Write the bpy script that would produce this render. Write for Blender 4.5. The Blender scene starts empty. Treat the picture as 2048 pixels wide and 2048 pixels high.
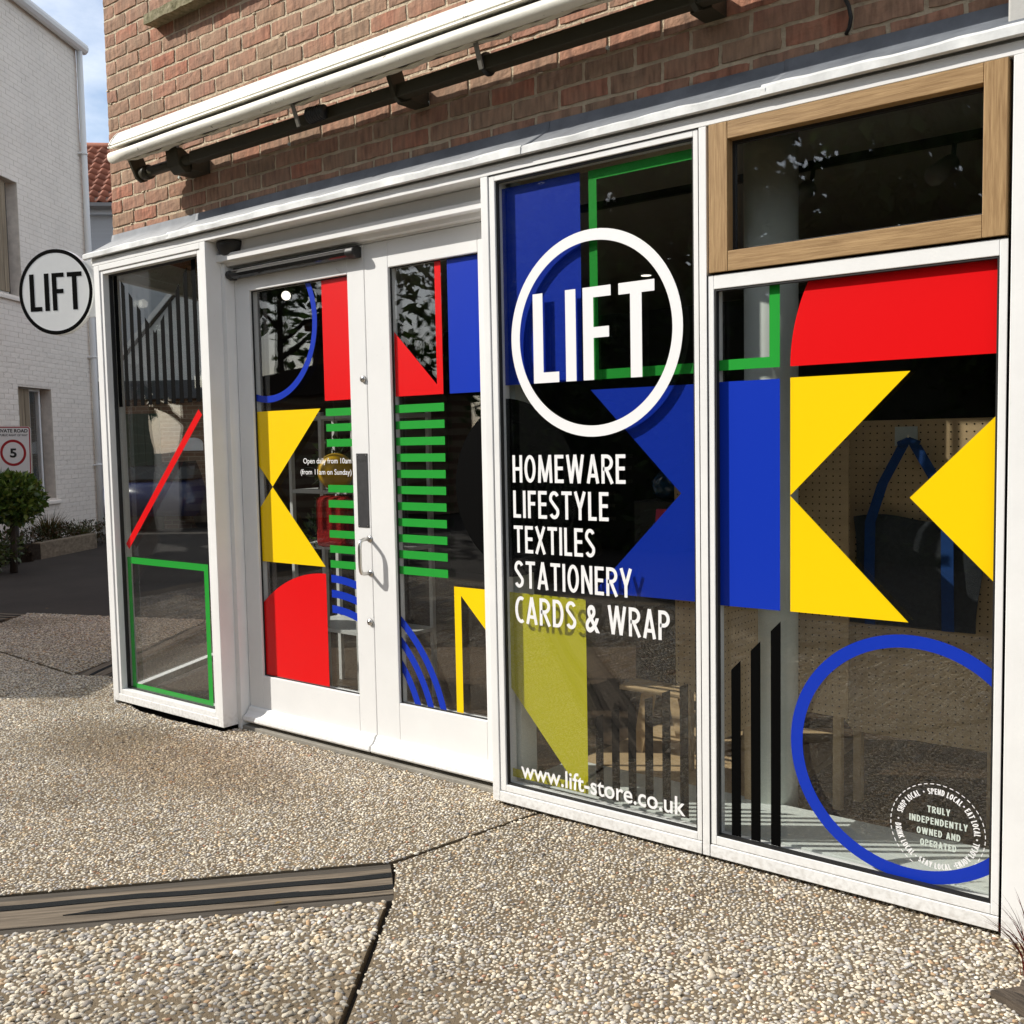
import bpy, math, random
import numpy as np
from mathutils import Vector, Matrix
random.seed(7); RNG = np.random.default_rng(7)
D = bpy.data; SC = bpy.context.scene; COL = SC.collection
R = math.radians

# ------------------------------------------------------------------ camera
cam = D.cameras.new('camera'); cam.sensor_width = 36; cam.lens = 36.03
cam.shift_y = 0.00175; cam.clip_start = 0.05; cam.clip_end = 900
camo = D.objects.new('camera', cam); COL.objects.link(camo)
yaw, pit, rol = R(-38.6096), R(-4.0557), R(-1.1045)
fw = Vector((math.sin(yaw)*math.cos(pit), math.cos(yaw)*math.cos(pit), math.sin(pit)))
rt = Vector((math.cos(yaw), -math.sin(yaw), 0)); up = rt.cross(fw)
rt2 = math.cos(rol)*rt + math.sin(rol)*up; up2 = -math.sin(rol)*rt + math.cos(rol)*up
M = Matrix((rt2, up2, -fw)).transposed().to_4x4(); M.translation = (0, -3.0646, 1.44)
camo.matrix_world = M; SC.camera = camo

# ------------------------------------------------------------------ light
SUN = Vector((1.5, 1.0, -1.27)).normalized()
el = math.asin(-SUN.z); az = math.atan2(-SUN.x, -SUN.y)
world = D.worlds.new('World'); SC.world = world; world.use_nodes = True
nt = world.node_tree; nt.nodes.clear()
wo = nt.nodes.new('ShaderNodeOutputWorld'); bg = nt.nodes.new('ShaderNodeBackground')
sky = nt.nodes.new('ShaderNodeTexSky'); sky.sky_type = 'NISHITA'; sky.sun_disc = False
sky.sun_elevation = el; sky.sun_rotation = az; sky.air_density = 1.0; sky.dust_density = 1.0; sky.ozone_density = 1.5
tc = nt.nodes.new('ShaderNodeTexCoord'); mp = nt.nodes.new('ShaderNodeMapping'); mp.inputs['Scale'].default_value = (1, 1, 2.2)
nz = nt.nodes.new('ShaderNodeTexNoise'); nz.inputs['Scale'].default_value = 2.6; nz.inputs['Detail'].default_value = 9; nz.inputs['Roughness'].default_value = .58
cr = nt.nodes.new('ShaderNodeValToRGB'); cr.color_ramp.elements[0].position = .36; cr.color_ramp.elements[1].position = .68
mx = nt.nodes.new('ShaderNodeMix'); mx.data_type = 'RGBA'; mx.inputs[7].default_value = (9.0, 9.1, 9.3, 1)
nt.links.new(tc.outputs['Generated'], mp.inputs[0]); nt.links.new(mp.outputs[0], nz.inputs['Vector'])
nt.links.new(nz.outputs['Fac'], cr.inputs[0]); nt.links.new(cr.outputs[0], mx.inputs[0])
nt.links.new(sky.outputs[0], mx.inputs[6]); nt.links.new(mx.outputs[2], bg.inputs[0])
bg.inputs[1].default_value = 0.135; nt.links.new(bg.outputs[0], wo.inputs[0])
sl = D.lights.new('sun', 'SUN'); sl.energy = 5.0; sl.angle = R(.5); sl.color = (1, .95, .87)
so = D.objects.new('sun', sl); COL.objects.link(so)
so.rotation_euler = SUN.to_track_quat('-Z', 'Y').to_euler(); so.location = (-20, -20, 25)
SC.view_settings.view_transform = 'Standard'; SC.view_settings.look = 'None'
SC.view_settings.exposure = 0.26; SC.view_settings.gamma = 1.0; SC.view_settings.use_curve_mapping = False
SC.render.engine = 'CYCLES'
SC.cycles.max_bounces = 10; SC.cycles.transparent_max_bounces = 24; SC.cycles.glossy_bounces = 4; SC.cycles.diffuse_bounces = 4
SC.cycles.caustics_reflective = False; SC.cycles.caustics_refractive = False

# ------------------------------------------------------------------ materials
def mat(name, col, rough=.5, spec=.5, metal=0., noise=0., nscale=6., bump=0., bscale=40., col2=None, detail=6, coords='Object', stretch=None, rand=0., specks=0.):
    m = D.materials.new(name); m.use_nodes = True; n = m.node_tree; L = n.links.new
    b = n.nodes['Principled BSDF']; b.inputs['Roughness'].default_value = rough
    b.inputs['Specular IOR Level'].default_value = spec; b.inputs['Metallic'].default_value = metal
    c = (*col, 1); b.inputs['Base Color'].default_value = c
    t = n.nodes.new('ShaderNodeTexCoord'); vec = t.outputs[coords]
    if stretch:
        mp = n.nodes.new('ShaderNodeMapping'); mp.inputs['Scale'].default_value = stretch; L(vec, mp.inputs[0]); vec = mp.outputs[0]
    last = None
    if noise > 0 or col2:
        nz = n.nodes.new('ShaderNodeTexNoise'); nz.inputs['Scale'].default_value = nscale; nz.inputs['Detail'].default_value = detail
        nz.inputs['Roughness'].default_value = .62; L(vec, nz.inputs['Vector'])
        r = n.nodes.new('ShaderNodeValToRGB'); r.color_ramp.elements[0].position = .32; r.color_ramp.elements[1].position = .68
        c2 = col2 or tuple(x*(1-noise) for x in col)
        r.color_ramp.elements[0].color = (*c2, 1); r.color_ramp.elements[1].color = c
        L(nz.outputs['Fac'], r.inputs[0]); last = r.outputs[0]
    if rand > 0:
        oi = n.nodes.new('ShaderNodeObjectInfo'); hs = n.nodes.new('ShaderNodeHueSaturation')
        ma = n.nodes.new('ShaderNodeMath'); ma.operation = 'MULTIPLY_ADD'; ma.inputs[1].default_value = rand*2; ma.inputs[2].default_value = 1-rand
        L(oi.outputs['Random'], ma.inputs[0]); L(ma.outputs[0], hs.inputs['Value'])
        if last: L(last, hs.inputs['Color'])
        else: hs.inputs['Color'].default_value = c
        last = hs.outputs[0]
    if specks > 0:
        ns = n.nodes.new('ShaderNodeTexNoise'); ns.inputs['Scale'].default_value = 38; ns.inputs['Detail'].default_value = 3; L(t.outputs[coords], ns.inputs['Vector'])
        rs_ = n.nodes.new('ShaderNodeValToRGB'); rs_.color_ramp.elements[0].position = .69; rs_.color_ramp.elements[1].position = .74
        ml = n.nodes.new('ShaderNodeMath'); ml.operation = 'MULTIPLY'; ml.inputs[1].default_value = specks; L(ns.outputs['Fac'], rs_.inputs[0]); L(rs_.outputs[0], ml.inputs[0])
        mk = n.nodes.new('ShaderNodeMix'); mk.data_type = 'RGBA'; L(ml.outputs[0], mk.inputs[0]); mk.inputs[7].default_value = (.10, .09, .06, 1)
        if last: L(last, mk.inputs[6])
        else: mk.inputs[6].default_value = c
        last = mk.outputs[2]
    if last: L(last, b.inputs['Base Color'])
    if bump > 0:
        nb = n.nodes.new('ShaderNodeTexNoise'); nb.inputs['Scale'].default_value = bscale; nb.inputs['Detail'].default_value = 8; nb.inputs['Roughness'].default_value = .6
        L(vec, nb.inputs['Vector']); bp = n.nodes.new('ShaderNodeBump'); bp.inputs['Strength'].default_value = bump; bp.inputs['Distance'].default_value = .01
        L(nb.outputs['Fac'], bp.inputs['Height']); L(bp.outputs[0], b.inputs['Normal'])
    return m

def glass_mat(name, f0=.072, tint=(.975, .985, .98), wav=.012):
    m = D.materials.new(name); m.use_nodes = True; n = m.node_tree; L = n.links.new; n.nodes.clear()
    o = n.nodes.new('ShaderNodeOutputMaterial'); tr = n.nodes.new('ShaderNodeBsdfTransparent'); tr.inputs[0].default_value = (*tint, 1)
    gl = n.nodes.new('ShaderNodeBsdfGlossy'); gl.inputs['Roughness'].default_value = 0.0; gl.inputs[0].default_value = (1, 1, 1, 1)
    lw = n.nodes.new('ShaderNodeLayerWeight'); lw.inputs[0].default_value = .5
    p = n.nodes.new('ShaderNodeMath'); p.operation = 'POWER'; p.inputs[1].default_value = 4.2; L(lw.outputs['Facing'], p.inputs[0])
    q = n.nodes.new('ShaderNodeMath'); q.operation = 'MULTIPLY_ADD'; q.inputs[1].default_value = 1-f0; q.inputs[2].default_value = f0; L(p.outputs[0], q.inputs[0])
    mx = n.nodes.new('ShaderNodeMixShader'); L(q.outputs[0], mx.inputs[0]); L(tr.outputs[0], mx.inputs[1]); L(gl.outputs[0], mx.inputs[2]); L(mx.outputs[0], o.inputs[0])
    tcn = n.nodes.new('ShaderNodeTexCoord'); nz = n.nodes.new('ShaderNodeTexNoise'); nz.inputs['Scale'].default_value = 2.2; nz.inputs['Detail'].default_value = 1
    bp = n.nodes.new('ShaderNodeBump'); bp.inputs['Strength'].default_value = wav*6; bp.inputs['Distance'].default_value = .02
    L(tcn.outputs['Object'], nz.inputs['Vector']); L(nz.outputs['Fac'], bp.inputs['Height']); L(bp.outputs[0], gl.inputs['Normal'])
    return m

def grime(m, top=.10, amt=.42):
    n = m.node_tree; L = n.links.new; b = n.nodes['Principled BSDF']; src = b.inputs['Base Color'].links[0].from_socket
    g = n.nodes.new('ShaderNodeNewGeometry'); sx = n.nodes.new('ShaderNodeSeparateXYZ'); L(g.outputs['Position'], sx.inputs[0])
    mr = n.nodes.new('ShaderNodeMapRange'); mr.inputs['From Min'].default_value = top; mr.inputs['From Max'].default_value = 0.; L(sx.outputs['Z'], mr.inputs['Value'])
    nz = n.nodes.new('ShaderNodeTexNoise'); nz.inputs['Scale'].default_value = 55; nz.inputs['Detail'].default_value = 9; L(g.outputs['Position'], nz.inputs['Vector'])
    r = n.nodes.new('ShaderNodeValToRGB'); r.color_ramp.elements[0].position = .44; r.color_ramp.elements[1].position = .66; L(nz.outputs['Fac'], r.inputs[0])
    m1 = n.nodes.new('ShaderNodeMath'); m1.operation = 'MULTIPLY'; L(mr.outputs[0], m1.inputs[0]); L(r.outputs[0], m1.inputs[1])
    m2 = n.nodes.new('ShaderNodeMath'); m2.operation = 'MULTIPLY'; m2.inputs[1].default_value = amt; L(m1.outputs[0], m2.inputs[0])
    k = n.nodes.new('ShaderNodeMix'); k.data_type = 'RGBA'; L(m2.outputs[0], k.inputs[0]); L(src, k.inputs[6]); k.inputs[7].default_value = (.22, .18, .13, 1); L(k.outputs[2], b.inputs['Base Color'])
def emis(name, col, s):
    m = D.materials.new(name); m.use_nodes = True; b = m.node_tree.nodes['Principled BSDF']
    b.inputs['Base Color'].default_value = (*col, 1); b.inputs['Emission Color'].default_value = (*col, 1); b.inputs['Emission Strength'].default_value = s
    return m

def brick_mat(name, tones, dark=.55, gritty=.5):
    """tone per brick from Object Info random, streaky vertical drag marks and pits"""
    m = D.materials.new(name); m.use_nodes = True; n = m.node_tree; L = n.links.new
    b = n.nodes['Principled BSDF']; b.inputs['Roughness'].default_value = .9; b.inputs['Specular IOR Level'].default_value = .2
    oi = n.nodes.new('ShaderNodeObjectInfo'); r = n.nodes.new('ShaderNodeValToRGB'); r.color_ramp.interpolation = 'LINEAR'
    e = r.color_ramp.elements
    while len(e) < len(tones): e.new(.5)
    for i, t in enumerate(tones): e[i].position = i/(len(tones)-1); e[i].color = (*t, 1)
    L(oi.outputs['Random'], r.inputs[0])
    t = n.nodes.new('ShaderNodeTexCoord')
    geo = n.nodes.new('ShaderNodeNewGeometry')
    mp = n.nodes.new('ShaderNodeMapping'); mp.inputs['Scale'].default_value = (30, 30, 6); L(geo.outputs['Position'], mp.inputs[0])
    nz = n.nodes.new('ShaderNodeTexNoise'); nz.inputs['Scale'].default_value = 1.6; nz.inputs['Detail'].default_value = 7; L(mp.outputs[0], nz.inputs['Vector'])
    n2 = n.nodes.new('ShaderNodeTexNoise'); n2.inputs['Scale'].default_value = 9; n2.inputs['Detail'].default_value = 5; L(geo.outputs['Position'], n2.inputs['Vector'])
    cr1 = n.nodes.new('ShaderNodeValToRGB'); cr1.color_ramp.elements[0].position = .33; cr1.color_ramp.elements[1].position = .62
    cr1.color_ramp.elements[0].color = (dark, dark, dark, 1); cr1.color_ramp.elements[1].color = (1.12, 1.1, 1.06, 1); L(nz.outputs['Fac'], cr1.inputs[0])
    mu = n.nodes.new('ShaderNodeMix'); mu.data_type = 'RGBA'; mu.blend_type = 'MULTIPLY'; mu.inputs[0].default_value = 1; L(r.outputs[0], mu.inputs[6]); L(cr1.outputs[0], mu.inputs[7])
    cr2 = n.nodes.new('ShaderNodeValToRGB'); cr2.color_ramp.elements[0].position = .35; cr2.color_ramp.elements[1].position = .7
    cr2.color_ramp.elements[0].color = (0, 0, 0, 1); cr2.color_ramp.elements[1].color = (.8, .8, .8, 1); L(n2.outputs['Fac'], cr2.inputs[0])
    m2 = n.nodes.new('ShaderNodeMix'); m2.data_type = 'RGBA'; L(cr2.outputs[0], m2.inputs[0]); L(mu.outputs[2], m2.inputs[6])
    sc = n.nodes.new('ShaderNodeMix'); sc.data_type = 'RGBA'; sc.inputs[0].default_value = .5; L(mu.outputs[2], sc.inputs[6]); sc.inputs[7].default_value = (.30, .225, .155, 1)
    L(sc.outputs[2], m2.inputs[7]); L(m2.outputs[2], b.inputs['Base Color'])
    n3 = n.nodes.new('ShaderNodeTexNoise'); n3.inputs['Scale'].default_value = 90; n3.inputs['Detail'].default_value = 6; L(geo.outputs['Position'], n3.inputs['Vector'])
    bp = n.nodes.new('ShaderNodeBump'); bp.inputs['Strength'].default_value = gritty; bp.inputs['Distance'].default_value = .006
    L(n3.outputs['Fac'], bp.inputs['Height']); L(bp.outputs[0], b.inputs['Normal'])
    return m

def wood_mat(name, c1, c2, axis='X', scale=1., bump=.25, rough=.6):
    m = D.materials.new(name); m.use_nodes = True; n = m.node_tree; L = n.links.new
    b = n.nodes['Principled BSDF']; b.inputs['Roughness'].default_value = rough; b.inputs['Specular IOR Level'].default_value = .3
    t = n.nodes.new('ShaderNodeTexCoord'); mp = n.nodes.new('ShaderNodeMapping')
    s = {'X': (3, 60, 60), 'Y': (60, 3, 60), 'Z': (60, 60, 3)}[axis]; mp.inputs['Scale'].default_value = tuple(v*scale for v in s); L(t.outputs['Object'], mp.inputs[0])
    nz = n.nodes.new('ShaderNodeTexNoise'); nz.inputs['Scale'].default_value = 1.5; nz.inputs['Detail'].default_value = 8; nz.inputs['Roughness'].default_value = .65; nz.inputs['Distortion'].default_value = .4
    L(mp.outputs[0], nz.inputs['Vector'])
    r = n.nodes.new('ShaderNodeValToRGB'); r.color_ramp.elements[0].position = .3; r.color_ramp.elements[1].position = .68
    r.color_ramp.elements[0].color = (*c1, 1); r.color_ramp.elements[1].color = (*c2, 1); L(nz.outputs['Fac'], r.inputs[0]); L(r.outputs[0], b.inputs['Base Color'])
    bp = n.nodes.new('ShaderNodeBump'); bp.inputs['Strength'].default_value = bump; bp.inputs['Distance'].default_value = .004; L(nz.outputs['Fac'], bp.inputs['Height']); L(bp.outputs[0], b.inputs['Normal'])
    return m

def attr_mat(name, rough=.75, bump=.2, bscale=120, spec=.3, trans=0.):
    m = D.materials.new(name); m.use_nodes = True; n = m.node_tree; L = n.links.new
    b = n.nodes['Principled BSDF']; b.inputs['Roughness'].default_value = rough; b.inputs['Specular IOR Level'].default_value = spec
    a = n.nodes.new('ShaderNodeAttribute'); a.attribute_name = 'tone'; L(a.outputs['Color'], b.inputs['Base Color'])
    if bump:
        g = n.nodes.new('ShaderNodeNewGeometry'); nb = n.nodes.new('ShaderNodeTexNoise'); nb.inputs['Scale'].default_value = bscale; nb.inputs['Detail'].default_value = 4
        L(g.outputs['Position'], nb.inputs['Vector']); bp = n.nodes.new('ShaderNodeBump'); bp.inputs['Strength'].default_value = bump; bp.inputs['Distance'].default_value = .004
        L(nb.outputs['Fac'], bp.inputs['Height']); L(bp.outputs[0], b.inputs['Normal'])
    if trans:
        o = n.nodes['Material Output']; tl = n.nodes.new('ShaderNodeBsdfTranslucent'); L(a.outputs['Color'], tl.inputs[0])
        mx = n.nodes.new('ShaderNodeMixShader'); mx.inputs[0].default_value = trans; L(b.outputs[0], mx.inputs[1]); L(tl.outputs[0], mx.inputs[2]); L(mx.outputs[0], o.inputs[0])
    return m

WHITE = mat('white_paint', (.79, .79, .775), .55, .25, noise=.08, nscale=4., bump=.03, bscale=60, specks=.05)
WHITE2 = mat('white_door_paint', (.76, .76, .75), .5, .28, noise=.06, nscale=3., bump=.025, bscale=60, specks=.04)
grime(WHITE); grime(WHITE2, .09, .4)
GASKET = mat('black_gasket', (.012, .012, .012), .5)
GLASS = glass_mat('window_glass')
RED = mat('red_vinyl', (.70, .004, .006), .30, .32, bump=.035, bscale=5)
BLUE = mat('blue_vinyl', (.005, .032, .40), .30, .32, bump=.035, bscale=5)
YEL = mat('yellow_vinyl', (.88, .58, .002), .30, .32, bump=.035, bscale=5)
LEMON = mat('lemon_vinyl', (.50, .46, .012), .30, .32, bump=.035, bscale=5)
GREEN = mat('green_vinyl', (.018, .30, .035), .30, .32, bump=.035, bscale=5)
BLACKV = mat('black_vinyl', (.002, .002, .002), .6, .03)
WHITEV = mat('white_vinyl', (.80, .80, .80), .45, .3)
FROST = mat('pale_vinyl', (.52, .56, .50), .6, .3)
STEEL = mat('satin_steel', (.62, .60, .57), .28, .5, metal=1.)
DKPLATE = mat('dark_push_plate', (.045, .045, .048), .45, .4, noise=.3, nscale=30)
BLKGLOSS = mat('black_gloss_plastic', (.008, .008, .008), .14, .5)
BLKMAT = mat('black_plastic', (.02, .02, .02), .5, .4)
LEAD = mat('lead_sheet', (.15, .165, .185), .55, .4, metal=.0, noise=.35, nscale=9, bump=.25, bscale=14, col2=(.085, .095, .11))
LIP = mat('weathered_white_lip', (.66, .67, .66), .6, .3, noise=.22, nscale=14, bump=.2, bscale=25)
MORTAR = mat('lime_mortar', (.66, .545, .39), .95, .1, noise=.25, nscale=30, bump=1., bscale=60)
BRICK = brick_mat('red_stock_brick', [(.36, .22, .145), (.41, .205, .14), (.33, .215, .145), (.42, .17, .11), (.37, .24, .165), (.39, .20, .14), (.30, .19, .13), (.42, .245, .17)])
OAK_H = wood_mat('oak_rail', (.22, .125, .048), (.42, .27, .125), 'X', 1.6, .3)
OAK_V = wood_mat('oak_stile', (.22, .125, .048), (.42, .27, .125), 'Z', 1.6, .3)
AWN = mat('awning_white', (.78, .76, .67), .5, .3, noise=.16, nscale=7, bump=.05, bscale=40, specks=.8)
AWN_DK = mat('awning_bar_brown', (.040, .036, .022), .5, .3)
STONE = mat('lichen_stone_sill', (.34, .30, .20), .95, .1, col2=(.16, .15, .08), nscale=35, bump=.8, bscale=60)
PBRICK = mat('painted_brick', (.88, .81, .72), .7, .25, noise=.12, nscale=1.6, bump=.25, bscale=60, rand=.035)
PMORT = mat('painted_mortar', (.78, .71, .62), .8, .2, noise=.25, nscale=8)
PVC = mat('white_pvc', (.74, .74, .72), .35, .5)
GREYWOOD = wood_mat('weathered_shutter', (.16, .125, .085), (.36, .29, .20), 'Z', .35, .4, .8)
SLEEPER = wood_mat('grey_sleeper', (.065, .052, .038), (.23, .185, .135), 'X', .8, 1., .9)
SLEEPER_D = wood_mat('dark_edge_board', (.045, .038, .030), (.095, .082, .066), 'X', .6, .6, .95)
GRIP = mat('black_grip_strip', (.017, .019, .020), .9, .15, noise=.3, nscale=120, bump=.6, bscale=300)
CEMENT = mat('cement_matrix', (.20, .158, .105), .95, .15, col2=(.13, .10, .066), nscale=3.5, bump=.6, bscale=110, coords='Object')
ASPH = mat('lane_asphalt', (.055, .047, .040), .9, .2, col2=(.038, .033, .029), nscale=1.2, bump=.7, bscale=90)
SOIL = mat('soil', (.035, .026, .018), .95, .1, noise=.5, nscale=12, bump=.8, bscale=40)
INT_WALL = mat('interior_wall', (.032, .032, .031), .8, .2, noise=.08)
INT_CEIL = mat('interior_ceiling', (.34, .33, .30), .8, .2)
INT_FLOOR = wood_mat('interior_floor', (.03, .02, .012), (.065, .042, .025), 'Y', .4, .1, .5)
SILLW = mat('display_sill', (.66, .70, .66), .5, .3, noise=.08, nscale=3)
PEG = mat('pegboard_ply', (.50, .36, .20), .7, .25, noise=.18, nscale=5, stretch=(1, 1, 4))
# ------------------------------------------------------------------ helpers
def link(name, me, m, parent=None, smooth=False):
    if m is not None and len(me.materials) == 0: me.materials.append(m)
    o = D.objects.new(name, me); COL.objects.link(o)
    if smooth: me.polygons.foreach_set('use_smooth', [True]*len(me.polygons))
    if parent is not None: setp(o, parent)
    return o
def wm(p):
    w = Matrix.Identity(4)
    while p is not None:
        w = (p.matrix_parent_inverse @ p.matrix_basis if p.parent is not None else p.matrix_basis.copy()) @ w
        p = p.parent
    return w
def setp(o, parent):
    o.parent = parent; o.matrix_parent_inverse = wm(parent).inverted()
def tag(o, label, cat, group=None, kind=None):
    o['label'] = label
    if cat: o['category'] = cat
    if group: o['group'] = group
    if kind: o['kind'] = kind
    return o
def structure(o, label=None):
    o['kind'] = 'structure'
    if label: o['label'] = label
    return o
def empty(name, loc=(0, 0, 0), rz=0.):
    o = D.objects.new(name, None); COL.objects.link(o); o.location = loc; o.rotation_euler = (0, 0, rz); o.empty_display_size = .1
    return o
class MB:
    def __init__(s): s.v = []; s.f = []
    def box(s, x0, x1, y0, y1, z0, z1):
        b = len(s.v)
        s.v += [(x0,y0,z0),(x1,y0,z0),(x1,y1,z0),(x0,y1,z0),(x0,y0,z1),(x1,y0,z1),(x1,y1,z1),(x0,y1,z1)]
        s.f += [tuple(b+i for i in q) for q in ((0,3,2,1),(4,5,6,7),(0,1,5,4),(1,2,6,5),(2,3,7,6),(3,0,4,7))]
        return s
    def frame(s, x0, x1, z0, z1, w, y0, y1):      # rectangular ring in XZ; w = (l, r, b, t)
        l, r, b, t = w if isinstance(w, tuple) else (w,)*4
        s.box(x0, x0+l, y0, y1, z0, z1); s.box(x1-r, x1, y0, y1, z0, z1)
        s.box(x0+l, x1-r, y0, y1, z0, z0+b); s.box(x0+l, x1-r, y0, y1, z1-t, z1); return s
    def prism(s, pts, y0, y1):                     # polygon in XZ extruded along Y
        a = sum(p[0]*q[1]-q[0]*p[1] for p, q in zip(pts, pts[1:]+pts[:1]))
        if a < 0: pts = pts[::-1]
        b = len(s.v); n = len(pts)
        s.v += [(x, y0, z) for x, z in pts] + [(x, y1, z) for x, z in pts]
        s.f.append(tuple(b+i for i in range(n))); s.f.append(tuple(b+n+i for i in reversed(range(n))))
        for i in range(n): j = (i+1) % n; s.f.append((b+j, b+i, b+n+i, b+n+j))
        return s
    def slab(s, pts, z0, z1):                      # polygon in XY extruded along Z
        a = sum(p[0]*q[1]-q[0]*p[1] for p, q in zip(pts, pts[1:]+pts[:1]))
        if a < 0: pts = pts[::-1]
        b = len(s.v); n = len(pts)
        s.v += [(x, y, z0) for x, y in pts] + [(x, y, z1) for x, y in pts]
        s.f.append(tuple(b+i for i in reversed(range(n)))); s.f.append(tuple(b+n+i for i in range(n)))
        for i in range(n): j = (i+1) % n; s.f.append((b+i, b+j, b+n+j, b+n+i))
        return s
    def quad(s, *p):
        b = len(s.v); s.v += list(p); s.f.append(tuple(range(b, b+len(p)))); return s
    def tube(s, pts, r, n=10, cap=True):
        pts = [Vector(p) for p in pts]; rr = r if isinstance(r, (list, tuple)) else [r]*len(pts); b = len(s.v)
        pn = None
        for i, p in enumerate(pts):
            d = (pts[min(i+1, len(pts)-1)] - pts[max(i-1, 0)]).normalized()
            if pn is None: a = Vector((0, 0, 1)) if abs(d.z) < .9 else Vector((1, 0, 0)); u = d.cross(a).normalized()
            else: u = (pn - d*pn.dot(d)).normalized()
            pn = u; w = d.cross(u)
            for k in range(n):
                t = 2*math.pi*k/n; s.v.append(tuple(p + (u*math.cos(t)+w*math.sin(t))*rr[i]))
        for i in range(len(pts)-1):
            for k in range(n):
                k2 = (k+1) % n; s.f.append((b+i*n+k, b+i*n+k2, b+(i+1)*n+k2, b+(i+1)*n+k))
        if cap:
            s.f.append(tuple(b+k for k in reversed(range(n)))); s.f.append(tuple(b+(len(pts)-1)*n+k for k in range(n)))
        return s
    def profile(s, prof, x0, x1, nx=1, wob=None):  # YZ profile swept along X (closed)
        b = len(s.v); n = len(prof)
        for i in range(nx+1):
            x = x0+(x1-x0)*i/nx
            for j, (y, z) in enumerate(prof):
                dy, dz = wob(x, j) if wob else (0, 0)
                s.v.append((x, y+dy, z+dz))
        for i in range(nx):
            for j in range(n): k = (j+1) % n; s.f.append((b+i*n+j, b+i*n+k, b+(i+1)*n+k, b+(i+1)*n+j))
        s.f.append(tuple(b+j for j in range(n))[::-1]); s.f.append(tuple(b+nx*n+j for j in range(n)))
        return s
    def sphere(s, c, r, nu=16, nv=10, sx=1, sy=1, sz=1):
        b = len(s.v)
        for i in range(nv+1):
            th = math.pi*i/nv
            for k in range(nu):
                ph = 2*math.pi*k/nu
                s.v.append((c[0]+r*sx*math.sin(th)*math.cos(ph), c[1]+r*sy*math.sin(th)*math.sin(ph), c[2]+r*sz*math.cos(th)))
        for i in range(nv):
            for k in range(nu): k2 = (k+1) % nu; s.f.append((b+i*nu+k, b+(i+1)*nu+k, b+(i+1)*nu+k2, b+i*nu+k2))
        return s
    def xf(s, mtx, start=0):
        for i in range(start, len(s.v)): s.v[i] = tuple(mtx @ Vector(s.v[i]))
        return s
    def mesh(s, name):
        me = D.meshes.new(name); me.from_pydata(s.v, [], s.f); me.validate(); me.update(); return me
    def build(s, name, m, parent=None, smooth=False, bevel=0.):
        o = link(name, s.mesh(name), m, parent, smooth)
        if bevel:
            bm = o.modifiers.new('bevel', 'BEVEL'); bm.width = bevel; bm.segments = 2; bm.limit_method = 'ANGLE'; bm.angle_limit = R(40)
        return o

def np_mesh(name, V, F, tone=None, smooth=True):
    """V (n,3) float, F (m,k) int all k-gons"""
    me = D.meshes.new(name); V = np.asarray(V, np.float32); F = np.asarray(F, np.int32); k = F.shape[1]
    me.vertices.add(len(V)); me.vertices.foreach_set('co', V.ravel())
    me.loops.add(F.size); me.loops.foreach_set('vertex_index', F.ravel())
    me.polygons.add(len(F)); me.polygons.foreach_set('loop_start', np.arange(0, F.size, k, dtype=np.int32))
    me.polygons.foreach_set('loop_total', np.full(len(F), k, np.int32))
    if smooth: me.polygons.foreach_set('use_smooth', np.ones(len(F), bool))
    if tone is not None:
        a = me.attributes.new('tone', 'FLOAT_COLOR', 'POINT'); c = np.ones((len(V), 4), np.float32); c[:, :3] = tone
        a.data.foreach_set('color', c.ravel())
    me.update(); me.validate(); return me

FS = [1.]          # film drawn on a reference plane is scaled to the depth of its own pane
def fs(p): return (p[0]*FS[0], 1.44+(p[1]-1.44)*FS[0])
def clip_poly(pts, x0, x1, z0, z1):
    def cl(P, f, g):
        o = []
        for a, b in zip(P, P[1:]+P[:1]):
            fa, fb = f(a), f(b)
            if fa >= 0: o.append(a)
            if fa*fb < 0: t = fa/(fa-fb); o.append((a[0]+(b[0]-a[0])*t, a[1]+(b[1]-a[1])*t))
        return o
    for f in (lambda p: p[0]-x0, lambda p: x1-p[0], lambda p: p[1]-z0, lambda p: z1-p[1]):
        pts = cl(pts, f, None)
        if len(pts) < 3: return []
    return pts
def arc_piece(c, r0, r1, a0, a1, box, y, n=64):
    """ring / disc sector in XZ clipped to a pane rectangle, as flat sheet of 0.4 mm"""
    m = MB()
    for i in range(n):
        t0, t1 = R(a0+(a1-a0)*i/n), R(a0+(a1-a0)*(i+1)/n)
        P = [(c[0]+r*math.cos(t), c[1]+r*math.sin(t)) for r, t in ((r1, t0), (r1, t1), (r0, t1), (r0, t0))]
        if r0 == 0: P = P[:2]+[c]
        P = [fs(q) for q in P]
        P = clip_poly(P, *box)
        if len(P) > 2: m.v += [(x, y, z) for x, z in P]; m.f.append(tuple(range(len(m.v)-len(P), len(m.v))))
    return m
def vinyl(name, pts, y, m, parent, box=None):
    pts = [fs(q) for q in pts]
    if box: pts = clip_poly(pts, *box)
    return MB().prism(pts, y, y+.0004).build(name, m, parent)

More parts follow.
